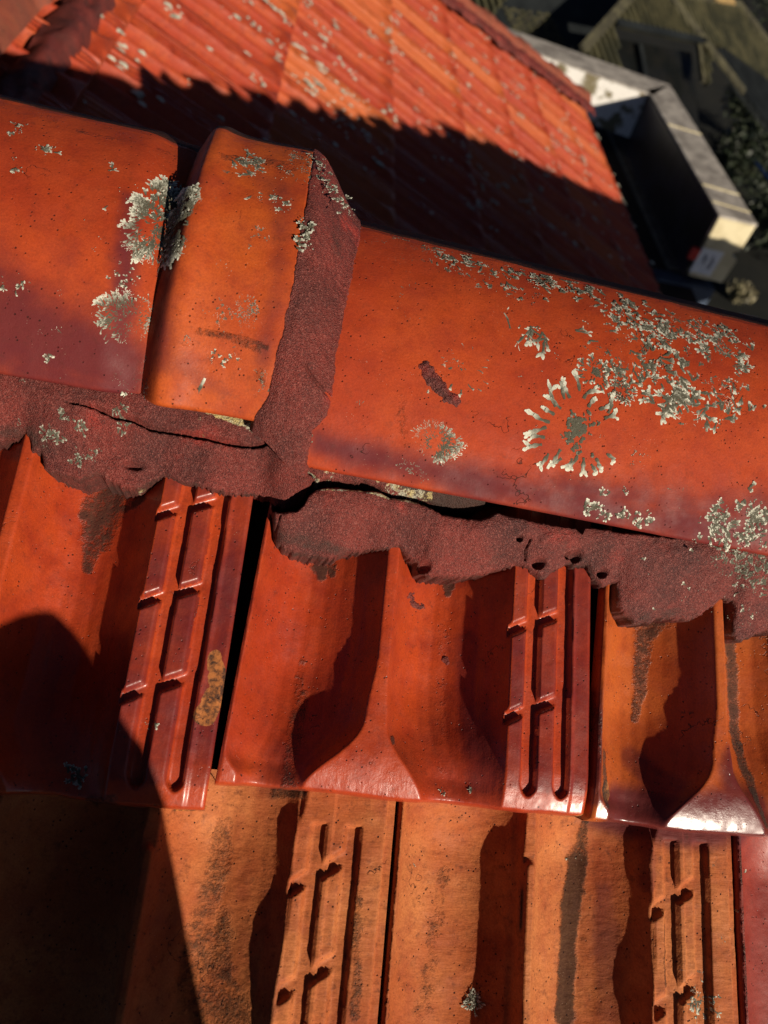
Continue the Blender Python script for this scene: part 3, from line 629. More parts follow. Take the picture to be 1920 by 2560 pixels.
# mortar splashes
def splash(pts, cap=None, rad=4.0, hgt=1.6, parent=None, seed=0):
    q = [cap.px(*p) for p in pts] if cap else trace_on(pts, lambda x, u: tile_surf(x, u))
    ql = [(x * 1000, -cap.R * 1000 * p) for x, p in q] if cap else q
    x0 = min(a for a, b in ql) - 9; x1 = max(a for a, b in ql) + 9; y0 = min(b for a, b in ql) - 9; y1 = max(b for a, b in ql) + 9
    XX, YY = np.meshgrid(np.arange(x0, x1, .4), np.arange(y0, y1, .4), indexing='ij')
    d, p = seg_dist(XX, YY, ql); h = hgt * (1 - (d / (rad * (1 - .2 * p)))) + 1.3 * fbm(XX / 2.4, YY / 2.4, seed) - .15
    h = np.minimum(h, hgt * .8 + .4 * fbm(XX / 1.2, YY / 1.2, seed + 1))
    P = cap.pt(XX / 1000, -YY / 1000 / cap.R, h / 1000) if cap else near_pt(XX, YY, tile_surf(XX, YY) + h)
    i = np.arange(XX.size).reshape(XX.shape); keep = np.maximum(np.maximum(h[:-1, :-1], h[1:, :-1]), np.maximum(h[1:, 1:], h[:-1, 1:])) > -.1
    qd = np.stack([i[:-1, :-1], i[1:, :-1], i[1:, 1:], i[:-1, 1:]], -1)[keep]
    z = np.zeros(XX.size); me = np_mesh('mortar_splash', P, qd, True, dict(stain_shade=z + .35, chip=z)); return link('mortar_splash', me, m_mort, parent)
splash([(1062, 918), (1078, 948), (1100, 965), (1120, 995), (1140, 1003)], capR, 4.6, 2.0, cap_r, 81)
splash([(1030, 1492), (1040, 1508), (1058, 1517)], None, 2.4, 1.0, t_m, 82)
splash([(1113, 1648), (1117, 1658)], None, 1.8, 1.2, t_m, 83)

# ================================================================== LICHEN
class Surf:
    """(a, b) in mm on a surface -> world; caps use (x, -R phi), tiles (x, u)"""
    def __init__(s, cap=None, hf=None, rad=None): s.cap, s.hf, s.rad = cap, hf, rad
    def px(s, x, y):
        if s.cap: a, p = s.cap.px(x, y); return a * 1000, -s.cap.R * 1000 * p
        return trace_on([(x, y)], s.hf)[0]
    def pt(s, a, b, h):
        if s.cap:
            xx, pp = a / 1000, -b / 1000 / s.cap.R
            e = s.rad(xx, pp) if s.rad else 0.
            return s.cap.pt(xx, pp, h / 1000 + e)
        return near_pt(a, b, s.hf(a, b) + h)
SL, SCo, SR = Surf(capL, rad=radL), Surf(capC, rad=radC), Surf(capR)
from mathutils.bvhtree import BVHTree
bv = []
for o_ in (mort_l, mort_r): bv.append(BVHTree.FromPolygons([v.co[:] for v in o_.data.vertices], [p.vertices[:] for p in o_.data.polygons]))
def mort_h(x, u):
    x = np.asarray(x, float); out = np.zeros(x.shape).ravel(); xf, uf = np.broadcast_to(x, x.shape).ravel(), np.broadcast_to(u, x.shape).ravel()
    for i in range(len(out)):
        p = Vector(near_pt(np.array(xf[i]), np.array(uf[i]), np.array(45.))); best = 99
        for b in bv:
            hit = b.ray_cast(p, Vector(-N1), .09)
            if hit[0] is not None: best = min(best, hit[3])
        out[i] = 45 - best * 1000 if best < 99 else -6.
    return out.reshape(x.shape)
SM = Surf(hf=mort_h); SMlo = Surf(hf=lambda x, u: low_h(x, u) + 3.0); ST = Surf(hf=lambda x, u: tile_surf(x, u))
def near2(x, u):
    h = 0 * x - 20.0
    for x0, ut in ((-97.0, -47.0), (103.0, -40.0), (302.5, -42.)):
        m = (x - x0 >= 0) & (x - x0 <= 198); h = np.where(m, tile2(x - x0, ut - u) - 15 + 18 * (ut - u) / 340, h)
    return h
ST2 = Surf(hf=near2)
class Flakes:
    def __init__(s): s.v = []; s.f = []; s.t = []
    def ribbon(s, pts, wid, age, thick):
        """pts (n,2), wid (n): a leaf of lichen, domed, three points wide"""
        n = len(pts)
        d = np.gradient(pts, axis=0); d /= (np.linalg.norm(d, axis=1, keepdims=True) + 1e-9); nn = np.stack([-d[:, 1], d[:, 0]], 1)
        base = len(s.v)
        for k in range(n):
            for off, hh in ((-1, .05), (0, 1.0), (1, .05)):
                p = pts[k] + nn[k] * off * wid[k]; s.v.append((p[0], p[1], thick[k] * hh + .05)); s.t.append(age[k] + .12 * random.uniform(-1, 1))
        for k in range(n - 1):
            a = base + 3 * k
            s.f += [(a, a + 1, a + 4, a + 3), (a + 1, a + 2, a + 5, a + 4)]
    def branch(s, p, ang, L, w0, w1, depth, a0=.2, a1=1.0, thick=.7, curl=.5):
        w0 *= .8; w1 *= .8; thick *= .38
        n = 5; pts = [np.array(p, float)]; an = ang; c = random.uniform(-curl, curl)
        for k in range(n): an += c / n + random.uniform(-.22, .22); pts.append(pts[-1] + L / n * np.array([math.cos(an), math.sin(an)]))
        pts = np.array(pts); t = np.linspace(0, 1, n + 1)
        wd = (w0 + (w1 - w0) * t) * (1 + .35 * np.sin(t * 9 + random.random() * 6)); wd[-1] *= .45 if depth == 0 else .9
        th = thick * (.5 + .8 * t) * (1 if depth else .9)
        s.ribbon(pts, wd, a0 + (a1 - a0) * t ** 1.3 if depth == 0 else a0 + (a1 - a0) * .55 * t, th)
        if depth > 0:
            for k in range(random.choice((2, 2, 3))):
                s.branch(pts[-1] - .15 * L * np.array([math.cos(an), math.sin(an)]), an + random.uniform(-.85, .85), L * random.uniform(.45, .8), w1 * .85, w1 * random.uniform(.7, 1.25), depth - 1, a0 + (a1 - a0) * .45, a1, thick, curl)
    def lobe(s, p, r, age, thick=.8):
        n = 7; base = len(s.v); s.v.append((p[0], p[1], thick)); s.t.append(age)
        for k in range(n):
            a = k / n * 6.283; rr = r * random.uniform(.55, 1.2); s.v.append((p[0] + rr * math.cos(a), p[1] + rr * math.sin(a), .02)); s.t.append(age * random.uniform(.6, 1))
        for k in range(n): s.f.append((base, base + 1 + k, base + 1 + (k + 1) % n, base + 1 + (k + 1) % n))
    def build(s, surf, parent, name='lichen'):
        if not s.v: return
        v = np.array(s.v); P = surf.pt(v[:, 0], v[:, 1], v[:, 2])
        fq = [f for f in s.f]
        me = bpy.data.meshes.new(name); me.from_pydata(P.tolist(), [], [f if f[2] != f[3] else f[:3] for f in fq])
        at = me.attributes.new('tip', 'FLOAT', 'POINT'); at.data.foreach_set('value', np.clip(np.array(s.t), 0, 1).astype(np.float32))
        me.polygons.foreach_set('use_smooth', [True] * len(me.polygons)); me.update()
        return tag(link(name, me, m_lich, parent), kind='stuff')
def unit(a): return np.array([math.cos(a), math.sin(a)])
def dense(surf, c, rx, ry, parent, n, size=1.3, hole=0.0, rot=0., noisy=.45, tipr=.72):
    """a grey rosette: packed little lobes, whiter at the rim"""
    fl = Flakes(); cx, cy = surf.px(*c)
    sd = random.randint(0, 999)
    for k in range(n):
        a = random.uniform(0, 6.283); r = math.sqrt(random.uniform(hole ** 2, 1)); edge = 1 + noisy * float(fbm(np.array(math.cos(a) * 1.6), np.array(math.sin(a) * 1.6), sd)) * 1.3
        x, y = r * rx * edge * math.cos(a), r * ry * edge * math.sin(a); x, y = x * math.cos(rot) - y * math.sin(rot), x * math.sin(rot) + y * math.cos(rot)
        if fbm(np.array((cx + x) / 3), np.array((cy + y) / 3), sd + 5) < -.22: continue
        out = math.atan2(y, x) + random.uniform(-.6, .6); m = r > tipr
        fl.branch((cx + x, cy + y), out, size * random.uniform(.8, 1.6) * (1.5 if m else .8), size * .20, size * .36, 1, .12 if not m else .3, 1.0 if m else random.uniform(.3, 1.05), .8, .7)
    return fl.build(surf, parent)
def ring(surf, c, r0, r1, parent, n, L, w, inner=0, asp=1.0, depth=1, gap=(), a0=.18):
    """a ring of loose forked leaves, old and dark inside, white at the tips"""
    fl = Flakes(); cx, cy = surf.px(*c)
    for k in range(n):
        a = 6.283 * (k + random.uniform(-.35, .35)) / n
        if any(g0 < a % 6.283 < g1 for g0, g1 in gap): continue
        r = random.uniform(r0, r1); p = (cx + r * math.cos(a), cy + asp * r * math.sin(a))
        fl.branch(p, a + random.uniform(-.35, .35), L * random.uniform(.6, 1.3), w * .7, w * 1.15, depth, a0, 1.0, .95, .6)
    for k in range(inner):
        a = random.uniform(0, 6.283); r = random.uniform(0, r0 * .6)
        p = (cx + r * math.cos(a), cy + asp * r * math.sin(a)); fl.branch(p, random.uniform(0, 6.28), L * .35, w * .8, w * .8, 1, .05, .35, .7)
    return fl.build(surf, parent)
def scatter(surf, pts, spread, parent, n, L, w, depth=1, crumbs=0.5, bright=1.0, cl=1):
    """bits of lichen strewn round a traced line"""
    fl = Flakes(); q = [np.array(surf.px(*p)) for p in pts]
    for k in range(n):
        i = random.randrange(max(1, len(q) - 1)) if len(q) > 1 else 0; t = random.random()
        c = q[i] * (1 - t) + q[min(i + 1, len(q) - 1)] * t if len(q) > 1 else q[0]
        c = c + np.array([random.gauss(0, spread), random.gauss(0, spread)])
        if random.random() < crumbs:
            for j in range(random.randint(1, 4)):
                fl.branch(c + np.array([random.gauss(0, .8), random.gauss(0, .8)]), random.uniform(0, 6.28), w * random.uniform(1, 2.2), w * .3, w * .45, 0, .15, bright, .5)
        else:
            a = random.uniform(0, 6.28)
            for j in range(random.randint(1, 3)): fl.branch(c, a + random.uniform(-.7, .7), L * random.uniform(.5, 1.2), w * .55, w * random.uniform(.8, 1.2), depth, .15, bright, .85)
    return fl.build(surf, parent)
# left cap
dense(SL, (395, 545), 12, 25, cap_l, 760, 2.3, rot=-.12)
dense(SCo, (450, 560), 10, 20, cap_c, 430, 2.3)
dense(SL, (318, 795), 12, 11, cap_l, 400, 2.2)
dense(SL, (325, 935), 8, 8, cap_l, 110, 1.6); dense(SCo, (352, 945), 2.5, 9, cap_c, 60, 1.4)
scatter(SL, [(105, 370), (125, 372)], 2.2, cap_l, 9, 3.5, .8); scatter(SL, [(55, 310), (20, 325)], 3, cap_l, 9, 2.5, .6); scatter(SL, [(47, 395), (25, 452)], 3, cap_l, 6, 2.6, .6)
scatter(SL, [(272, 425)], 1.2, cap_l, 3, 3, .7); scatter(SL, [(335, 460), (260, 515)], 3, cap_l, 4, 2.5, .5); scatter(SL, [(310, 690), (320, 725)], 4, cap_l, 26, 2.0, .6, 0)
scatter(SL, [(45, 705)], 3, cap_l, 8, 2.4, .5); scatter(SL, [(150, 838)], 2.2, cap_l, 4, 2.8, .6); scatter(SL, [(118, 895)], 1.2, cap_l, 6, 2, .6); scatter(SL, [(30, 620), (80, 820), (250, 600)], 16, cap_l, 14, 1.2, .35, 0, .9)
# collar
scatter(SCo, [(575, 405), (640, 400), (620, 450)], 4, cap_c, 34, 4, .7, 1, .4, .8); scatter(SCo, [(745, 385), (765, 440)], 3.5, cap_c, 60, 2.6, .8, 1, .4); scatter(SCo, [(690, 425), (770, 470)], 4, cap_c, 22, 2, .5)
scatter(SCo, [(545, 490), (530, 510)], 2.5, cap_c, 16, 3, .5, 1, .4, .8); scatter(SCo, [(640, 495), (690, 490), (715, 520)], 3, cap_c, 22, 3, .55); scatter(SCo, [(540, 550)], 2, cap_c, 8, 3, .5, 1, .4, .6)
scatter(SCo, [(637, 580), (665, 600), (650, 620)], 3, cap_c, 14, 2.6, .6); dense(SCo, (551, 680), 3.6, 3.6, cap_c, 60, 1.1); scatter(SCo, [(617, 770), (612, 800)], 3, cap_c, 85, 2, .6, 1, .4); dense(SCo, (618, 765), 4, 4.5, cap_c, 80, 1.1)
scatter(SCo, [(540, 778), (560, 790)], 3.5, cap_c, 26, 1.8, .55); scatter(SCo, [(468, 850)], 1.2, cap_c, 12, 1.4, .5); scatter(SCo, [(655, 970), (655, 935)], 2.2, cap_c, 34, 1.8, .5); scatter(SCo, [(570, 890)], 4, cap_c, 14, 1.6, .45)
fl = Flakes(); fl.branch(SCo.px(497, 985), 1.7, 9, 1.0, 1.3, 0, .3, .9, 1.2); fl.build(SCo, cap_c)
# right cap
ring(SR, (1440, 1075), 14, 23, cap_r, 27, 8.0, 1.35, inner=30, asp=1.0, gap=((5.9, 6.28), (0.0, .35)), a0=.3)
scatter(SR, [(1430, 1090), (1480, 1050)], 7, cap_r, 26, 3, 1.2, 1, .5, .6)
ring(SR, (1055, 760), 9, 14, cap_r, 26, 4.2, .7, inner=90, asp=.8, a0=.1)
dense(SR, (1095, 1103), 11, 7.6, cap_r, 420, 2.0, hole=.12)
ring(SR, (1150, 920), 9, 17, cap_r, 18, 4, .75, inner=8, asp=.9, gap=((1.8, 4.4),))
scatter(SR, [(1230, 770), (1290, 830), (1370, 790), (1330, 860)], 5, cap_r, 10, 9, 1.3, 1, .1)
scatter(SR, [(1560, 800), (1700, 860), (1860, 900)], 9, cap_r, 58, 5.5, 1.2, 1, .35)
scatter(SR, [(1560, 920), (1680, 940), (1790, 1010)], 8, cap_r, 62, 5.0, 1.2, 1, .4, .7)
scatter(SR, [(1640, 990), (1760, 1030)], 5, cap_r, 24, 6.5, 1.3, 1, .15)
scatter(SR, [(1490, 900), (1560, 870), (1680, 820), (1820, 870)], 10, cap_r, 80, 2.4, .8, 1, .75, .6)
ring(SR, (1490, 930), 4, 9, cap_r, 26, 3, .7, inner=60, asp=.9)
dense(SR, (1553, 975), 6, 6, cap_r, 120, 1.2)
scatter(SR, [(960, 590), (1120, 640), (1300, 690), (1500, 740), (1700, 800), (1860, 845)], 5.0, cap_r, 170, 4.2, 1.0, 1, .4, .85)
scatter(SR, [(1000, 640), (1200, 700), (1350, 745)], 6, cap_r, 70, 2.6, .6, 1, .6, .8)
scatter(SR, [(1500, 780), (1600, 810), (1780, 850), (1850, 900)], 7, cap_r, 105, 4.5, 1.0, 1, .3)
scatter(SR, [(1560, 900), (1650, 960), (1790, 1000), (1850, 960)], 8, cap_r, 70, 4.5, .95, 1, .4)
dense(SR, (1360, 700), 6, 5, cap_r, 130, 1.3)
scatter(SR, [(940, 600), (905, 640)], 4, cap_r, 44, 2.6, .8)
scatter(SR, [(1010, 1165), (1060, 1185)], 1.6, cap_r, 40, 3.2, .8, 1, .3); scatter(SR, [(880, 1015)], 1.8, cap_r, 5, 4, .7); scatter(SR, [(778, 1105), (782, 1098)], 1, cap_r, 4, 3, .7)
scatter(SR, [(1615, 1160), (1585, 1135)], 2, cap_r, 7, 3, .6); scatter(SR, [(1480, 1235), (1625, 1225), (1840, 1240)], 4, cap_r, 11, 3, .6); scatter(SR, [(1445, 1265), (1545, 1290), (1640, 1305)], 1.8, cap_r, 32, 3, .9, 1, .3)
scatter(SR, [(1790, 1290), (1830, 1330)], 5, cap_r, 46, 3.6, 1.0, 1, .3, .85); scatter(SR, [(1880, 1260), (1900, 1330)], 5, cap_r, 46, 3.6, 1.0, 1, .3, .85); scatter(SR, [(1740, 1345), (1900, 1350)], 4, cap_r, 40, 3.0, .8)
scatter(SR, [(980, 880), (1060, 1040), (1700, 1150), (1300, 860)], 18, cap_r, 26, 2.0, .45, 0, .8)
scatter(SR, [(1110, 890), (1130, 905)], 4, cap_r, 16, 1.8, .5)
# on the mortar
for c, r, n in (((120, 1085), 5, 60), ((135, 1100), 4, 40), ((207, 1075), 5, 46), ((148, 1035), 4.5, 30), ((175, 1050), 2, 10), ((298, 1020), 3.5, 20), ((303, 1070), 4, 24), ((228, 1135), 3.6, 26), ((184, 1150), 4, 34), ((213, 1150), 3, 16), ((190, 1125), 2.5, 10), ((52, 955), 1.6, 6), ((50, 1055), 2, 8)):
    scatter(SM, [c], r * .42, mort_l, n // 4, 2.0, .6, 1, .5, .75)
scatter(SM, [(1790, 1385), (1880, 1410), (1920, 1450)], 6, mort_r, 120, 2.6, .7, 1, .5, .7); scatter(SM, [(1590, 1410), (1880, 1530), (1850, 1470)], 7, mort_r, 30, 1.8, .5, 1, .6)

scatter(SCo, [(768, 420), (790, 470), (800, 530)], 2.5, ridge, 1, 2, .5)
SF = Surf(capC, rad=lambda x, p: .0025 + 0 * x)
scatter(SF, [(790, 400), (815, 470), (870, 540)], 2.2, ridge, 60, 2.0, .65, 1, .5); scatter(SF, [(762, 560), (752, 620)], 1.8, ridge, 26, 3.0, .8)
# on the tiles
scatter(ST, [(187, 1930), (190, 1945)], 2.2, t_l, 12, 3.2, .7, 1, .3, .8); scatter(ST, [(380, 1800), (382, 1812)], 1.2, t_l, 5, 2.4, .6)
for p in ((1109, 1978), (1180, 1977)):
    scatter(ST, [p], .5, t_m, 4, 1.8, .4, 0, .2)
scatter(ST2, [(1185, 2500)], 2.0, slope, 26, 2.8, .55, 1, .4); scatter(ST2, [(1740, 2500), (1765, 2505)], 2.8, slope, 26, 3.2, .7, 1, .4); scatter(ST2, [(1715, 2400), (1735, 2460), (1750, 2540)], 3, slope, 18, 2.2, .5)
scatter(ST2, [(1003, 2180), (1898, 2140), (1660, 2540)], .8, slope, 9, 1.8, .6)

# ================================================================== FAR WING
wing = empty('roof_wing', tuple(far_pt(np.array(1.2), np.array(3.0), np.array(-.2))))
tag(wing, 'lower tiled roof wing running away beyond the ridge, half in shadow', 'roof wing')
G = .36; EAVE = 2.31
low_far = lowres_tile('roof_tile', m_far, .405, .22, 56, 18); low_far.materials.append(m_far)
def far_frame(u, y, h):                      # tile: local x along the course, local y up the slope
    p = far_pt(np.array(u), np.array(y), np.array(h)); ax = Y; ay = -D2; az_ = np.cross(ax, ay)
    return Matrix(((ax[0], ay[0], az_[0], p[0]), (ax[1], ay[1], az_[1], p[1]), (ax[2], ay[2], az_[2], p[2]), (0, 0, 0, 1)))
HIPA, HIPB = np.array([1.081, 4.725]), np.array([2.31, 5.47])      # (u, y) of the hip
hd = (HIPB - HIPA); URIDGE = -.27; HIPT = HIPA + hd * (URIDGE - HIPA[0]) / hd[0]
def hip_y(u): return HIPA[1] + hd[1] / hd[0] * (u - HIPA[0])
def valley_y(u): x = u * math.cos(P2); return 1.45 + .955 * x
noses = [-.075, .285, .67, 1.03, 1.37, 1.70, 2.01, 2.31]
nt_ = 0
for ci, un in enumerate(noses):
    off = .11 * (ci % 2) + .035
    for j in range(0, 26):
        y = .95 + off + .2215 * (j - 2); um = un - G * .5
        if y + .85 < valley_y(un) or y > hip_y(un - .0) + .05: continue
        if y + .22 > hip_y(un - .38) - .02:
            bm = bmesh.new(); bm.from_mesh(low_far); mw = far_frame(un, y, 0.)
            # cut the tile along the hip
            a = Vector(far_pt(np.array(HIPA[0]), np.array(HIPA[1]), np.array(0.))); b = Vector(far_pt(np.array(HIPB[0]), np.array(HIPB[1]), np.array(0.)))
            inv = mw.inverted(); la, lb = inv @ a, inv @ b; nn = (lb - la).cross(Vector((0, 0, 1)))
            if nn.x < 0: nn = -nn
            bmesh.ops.bisect_plane(bm, geom=list(bm.verts) + list(bm.edges) + list(bm.faces), plane_co=la, plane_no=nn, clear_outer=True)
            if len(bm.faces) < 20: bm.free(); continue
            me = bpy.data.meshes.new('roof_tile'); bm.to_mesh(me); bm.free(); me.materials.clear(); me.materials.append(m_far)
            place(me, mw, wing)
        else:
            place(low_far, far_frame(un, y, random.uniform(-.002, .002)), wing)
        nt_ += 1
# hip and ridge caps of the wing
def cap_low(name, L, R_, mat, seed=0):
    xs = np.concatenate([np.linspace(0, L - .05, 10), np.linspace(L - .045, L, 5)]); ph = np.linspace(-1.15, 1.15, 22)
    XX, PH = np.meshgrid(xs, ph, indexing='ij'); r = R_ + np.where(XX > L - .047, .012, 0) + .012 * fbm(XX * 14, PH * 2.5, seed)
    P = np.stack([XX, r * np.sin(PH), r * np.cos(PH) - R_ * .62], -1); P = np.concatenate([P, P[-1:] * [1, .85, .75]], 0); z = np.zeros(P.shape[:2])
    me = grid_mesh(name, P, True, dict(stain_shade=z + .12, chip=z, purple=z + .25)); me.materials.append(mat); return me
m_hip = clay('mossy_terracotta_cap', (.26, .070, .040), (.34, .075, .035), (.16, .07, .04), rough=.7, coat=0., fine=.35)
capm = cap_low('ridge_cap', .40, .088, m_hip, 5)
def run_caps(a, b, parent, step=.37, lift=.0):
    a, b = Vector(a), Vector(b); d = (b - a).normalized(); s = Vector((0, 0, 1)).cross(d).normalized(); u = d.cross(s); n = int((b - a).length / step) + 1
    for k in range(n):
        p = a + d * step * k + u * lift
        mw = Matrix(((d.x, s.x, u.x, p.x), (d.y, s.y, u.y, p.y), (d.z, s.z, u.z, p.z), (0, 0, 0, 1)))
        place(capm, mw, parent, 'ridge_cap')
hipt, hipb = far_pt(np.array(HIPT[0]), np.array(HIPT[1]), np.array(.02)), far_pt(np.array(HIPB[0]), np.array(HIPB[1]), np.array(.02))
run_caps(hipt, hipb - .22 * (hipb - hipt) / np.linalg.norm(hipb - hipt), wing)
run_caps(far_pt(np.array(URIDGE), np.array(1.28), np.array(.0)), hipt, wing, lift=.01)
# lumpy pointing along the hip and the wing's ridge
def pointing(name, a, b, wid, off, seed, parent):
    a, b = np.array(a), np.array(b); L = np.linalg.norm(b - a); d = (b - a) / L; s = np.cross(d, N2); ts = np.linspace(0, L, int(L / .01)); ww = np.linspace(-1, 1, 9)
    T, Wd = np.meshgrid(ts, ww, indexing='ij'); wv = wid * (1 + .35 * fbm(T * 7, T * 0, seed)); sx = off + Wd * wv
    P = a + T[..., None] * d + sx[..., None] * s + ((.026 * (1 - Wd ** 2) + .016 * fbm(T * 18, Wd * 3, seed + 1)) - .012)[..., None] * N2
    z = np.zeros(T.shape); return link(name, grid_mesh(name, P, False, dict(stain_shade=z + .2, chip=z + .12)), m_mort, parent)
pointing('pointing_mortar', hipt, hipb, .065, .10, 91, wing)
pointing('pointing_mortar', far_pt(np.array(URIDGE + .02), np.array(1.3), np.array(.0)), far_pt(np.array(HIPT[0] + .02), np.array(HIPT[1]), np.array(.0)), .035, .10, 92, wing)
# lichen spots strewn over the far tiles
fl = Flakes()
def farlichen(n, region):
    V = []; Fc = []; T = []
    for k in range(n):
        u, y = region()
        if y > hip_y(u) - .1 or y < valley_y(u): continue
        cnt = random.randint(1, 6)
        for j in range(cnt):
            uu, yy = u + random.gauss(0, .012), y + random.gauss(0, .008)
            # sit on the tile surface
            un = min([q for q in noses if q >= uu] or [EAVE]); ci = noses.index(un); off = .11 * (ci % 2) + .035
            lx = ((yy - .95 - off) % .2215) / .22 * 203; v = (un - uu) / .405 * 385
            h = float(tile1(np.array(min(lx, 199.)), np.array(max(v, 3.)))) / 1000 - .018 * v / 340 + .0015
            c = far_pt(np.array(uu), np.array(yy), np.array(h)); r = random.uniform(.002, .009) * (1.5 if random.random() < .15 else 1)
            b = len(V); V.append(c + N2 * .003); T.append(.9)
            for i in range(7):
                a = i / 7 * 6.283; q = r * random.uniform(.6, 1.3); V.append(c + q * math.cos(a) * D2 * 1.4 + q * math.sin(a) * Y - N2 * .001); T.append(random.uniform(.4, 1))
            Fc += [(b, b + 1 + i, b + 1 + (i + 1) % 7) for i in range(7)]
    me = np_mesh('lichen', V, Fc, True, dict(tip=T)); tag(link('lichen', me, m_lich, wing), kind='stuff')
farlichen(900, lambda: (random.uniform(-.15, 2.35), random.uniform(1.2, 5.4)))
farlichen(70, lambda: (random.gauss(.42, .10), random.gauss(2.45, .18)))
# undersheet and eave board of the wing, its far hip end, and the slope on the other side
zz = np.array(-.045)
sheet('underlay', [far_pt(np.array(URIDGE), np.array(1.0), zz), far_pt(np.array(EAVE), np.array(.6), zz), far_pt(np.array(EAVE), np.array(HIPB[1]), zz), far_pt(np.array(URIDGE), np.array(HIPT[1]), zz)], m_under, wing)
rb = far_pt(np.array(URIDGE), np.array(1.0), np.array(.0)); rt = np.array(hipt)
lw = 2.2
sheet('far_side', [rb + [0, 0, -.03], rt + [0, 0, -.05], rt + [-lw * .9, .0, -lw * .44], rb + [-lw * .9, 0, -lw * .44]], m_far, wing)
e = np.array(hipb); sheet('hip_end', [rt + [0, 0, -.06], e + [0, 0, -.05], np.array([rt[0] - 2.4, e[1], e[2] - .05])], m_far, wing)

# our ridge's own back slope and its hip end (mostly out of sight)
back = empty('back_slope', tuple(CAM + np.array([.8, 1.0, -.6])))
tag(back, 'shaded back slope hidden just behind the ridge caps', 'roof slope')
UB1 = np.array([0, -math.cos(P1), math.sin(P1)]); NB1 = np.array([0, math.sin(P1), math.cos(P1)])
for r in range(5):
    for j in range(-6, 20):
        x = j * .203 + .1 * (r % 2); s0 = .16 + .345 * (r + 1)          # metres down from the crest
        p = CAM + np.array([x + .2, .44, -.285]) - UB1 * s0
        if p[0] > XH + (p[1] - .44) - .15: continue
        if p[0] < 2.2 and p[1] > 1.50 + .955 * p[0] and p[0] > -.4: continue
        if p[1] < 0.44: continue
        mw = Matrix(((-X[0], UB1[0], NB1[0], p[0]), (-X[1], UB1[1], NB1[1], p[1]), (-X[2], UB1[2], NB1[2], p[2]), (0, 0, 0, 1)))
        place(low_red, mw, back)
sheet('underlay', [CAM + np.array(q) for q in ((-1.3, .44, -.33), (XH, .44, -.33), (XH + 2, 2.4, -1.36), (-1.3, 2.4, -1.36))], m_under, back)
hipend = CAM + np.array([XH, .44, -.27]); hb1 = hipend + np.array([2.3, -2.3, -1.17]); hb2 = hipend + np.array([2.3, 2.3, -1.17])
endp = empty('hip_end_roof', tuple(hipend)); tag(endp, 'tiled hip end of the ridge roof off to the right', 'roof end')
sheet('slope_sheet', [hipend, hb1, hb2], m_tred, endp)
run_caps(hipend + [0, 0, .02], hb1, endp, lift=.02); run_caps(hipend + [0, 0, .02], hb2, endp, lift=.02)
sheet('slope_sheet', [hipend, CAM + np.array([1.9, -1.0, -1.03]), hb1], m_tred, endp)

# ================================================================== walls of the house, parapet gutter
m_cream = simple('cream_paint', (.62, .55, .36), (.52, .45, .28), .6, 9, .004)
m_white = simple('flaking_white_paint', (.80, .78, .74), (.20, .17, .10), .55, 7, .004, lo=.50, hi=.58)
m_conc = simple('grey_weathered_top', (.50, .46, .41), (.26, .235, .21), .75, 9, .004)
m_inner = simple('dark_plum_paint', (.012, .007, .009), (.030, .022, .032), .35, 5, .003, spec=.5)
m_wall = simple('rendered_wall', (.10, .09, .075), (.07, .06, .05), .9, 8, .004)
par = empty('parapet_gutter', tuple(CAM + np.array([2.66, 5.4, -1.85]))); tag(par, 'cream and grey box gutter bending round the corner of the lower roof', 'gutter')
ZP = -1.85
def W(x, y, z): return CAM + np.array([x, y, z])
x0, x1, ya, yb = 2.535, 2.785, 4.52, 6.70
# long box: cross-section with a step, swept along y
sec = [(x0, ZP), (x1, ZP), (x1, ZP - .17), (x1 - .035, ZP - .19), (x1 - .035, ZP - .215), (x1 + .015, ZP - .235), (x1 + .01, ZP - .40), (x0 + .02, ZP - .40)]
body = poly_prism('gutter_box', [W(x, ya, z) for x, z in sec], (0, yb - ya, 0), m_cream, par)
poly_prism('coping', [W(x0 - .004, ya + .003, ZP + .002), W(x1 + .004, ya + .003, ZP + .002), W(x1 + .004, yb + .06, ZP + .002), W(x0 - .004, yb - .2, ZP + .002)], (0, 0, .012), m_conc, par)
poly_prism('lining', [W(x0 - .012, ya + .01, ZP - .001), W(x0 - .012, yb - .05, ZP - .001), W(x0 - .012, yb - .05, ZP - .42), W(x0 - .012, ya + .01, ZP - .42)], (.010, 0, 0), m_inner, par)
# the far arm, white with stains where it faces us
fa, fb = W(1.30, 6.76, ZP), W(x0 + .02, yb - .29, ZP); ga, gb = W(1.33, 7.12, ZP), W(x1, yb + .06, ZP)
poly_prism('gutter_box', [fa, fb, gb - [0, 0.002, 0], ga], (0, 0, -.33), m_white, par)
poly_prism('coping', [fa + [0, -.004, .002], fb + [0, -.004, .002], gb + [.002, .002, .002], ga + [0, .004, .002]], (0, 0, .012), m_conc, par)
# clamp seams over the coping
for yy in (5.85, 4.93, 4.70): bar('seam', W(x0 - .002, yy, ZP + .014), W(x1 + .002, yy - .03, ZP + .014), .012, .006, mat=m_cream, parent=par)
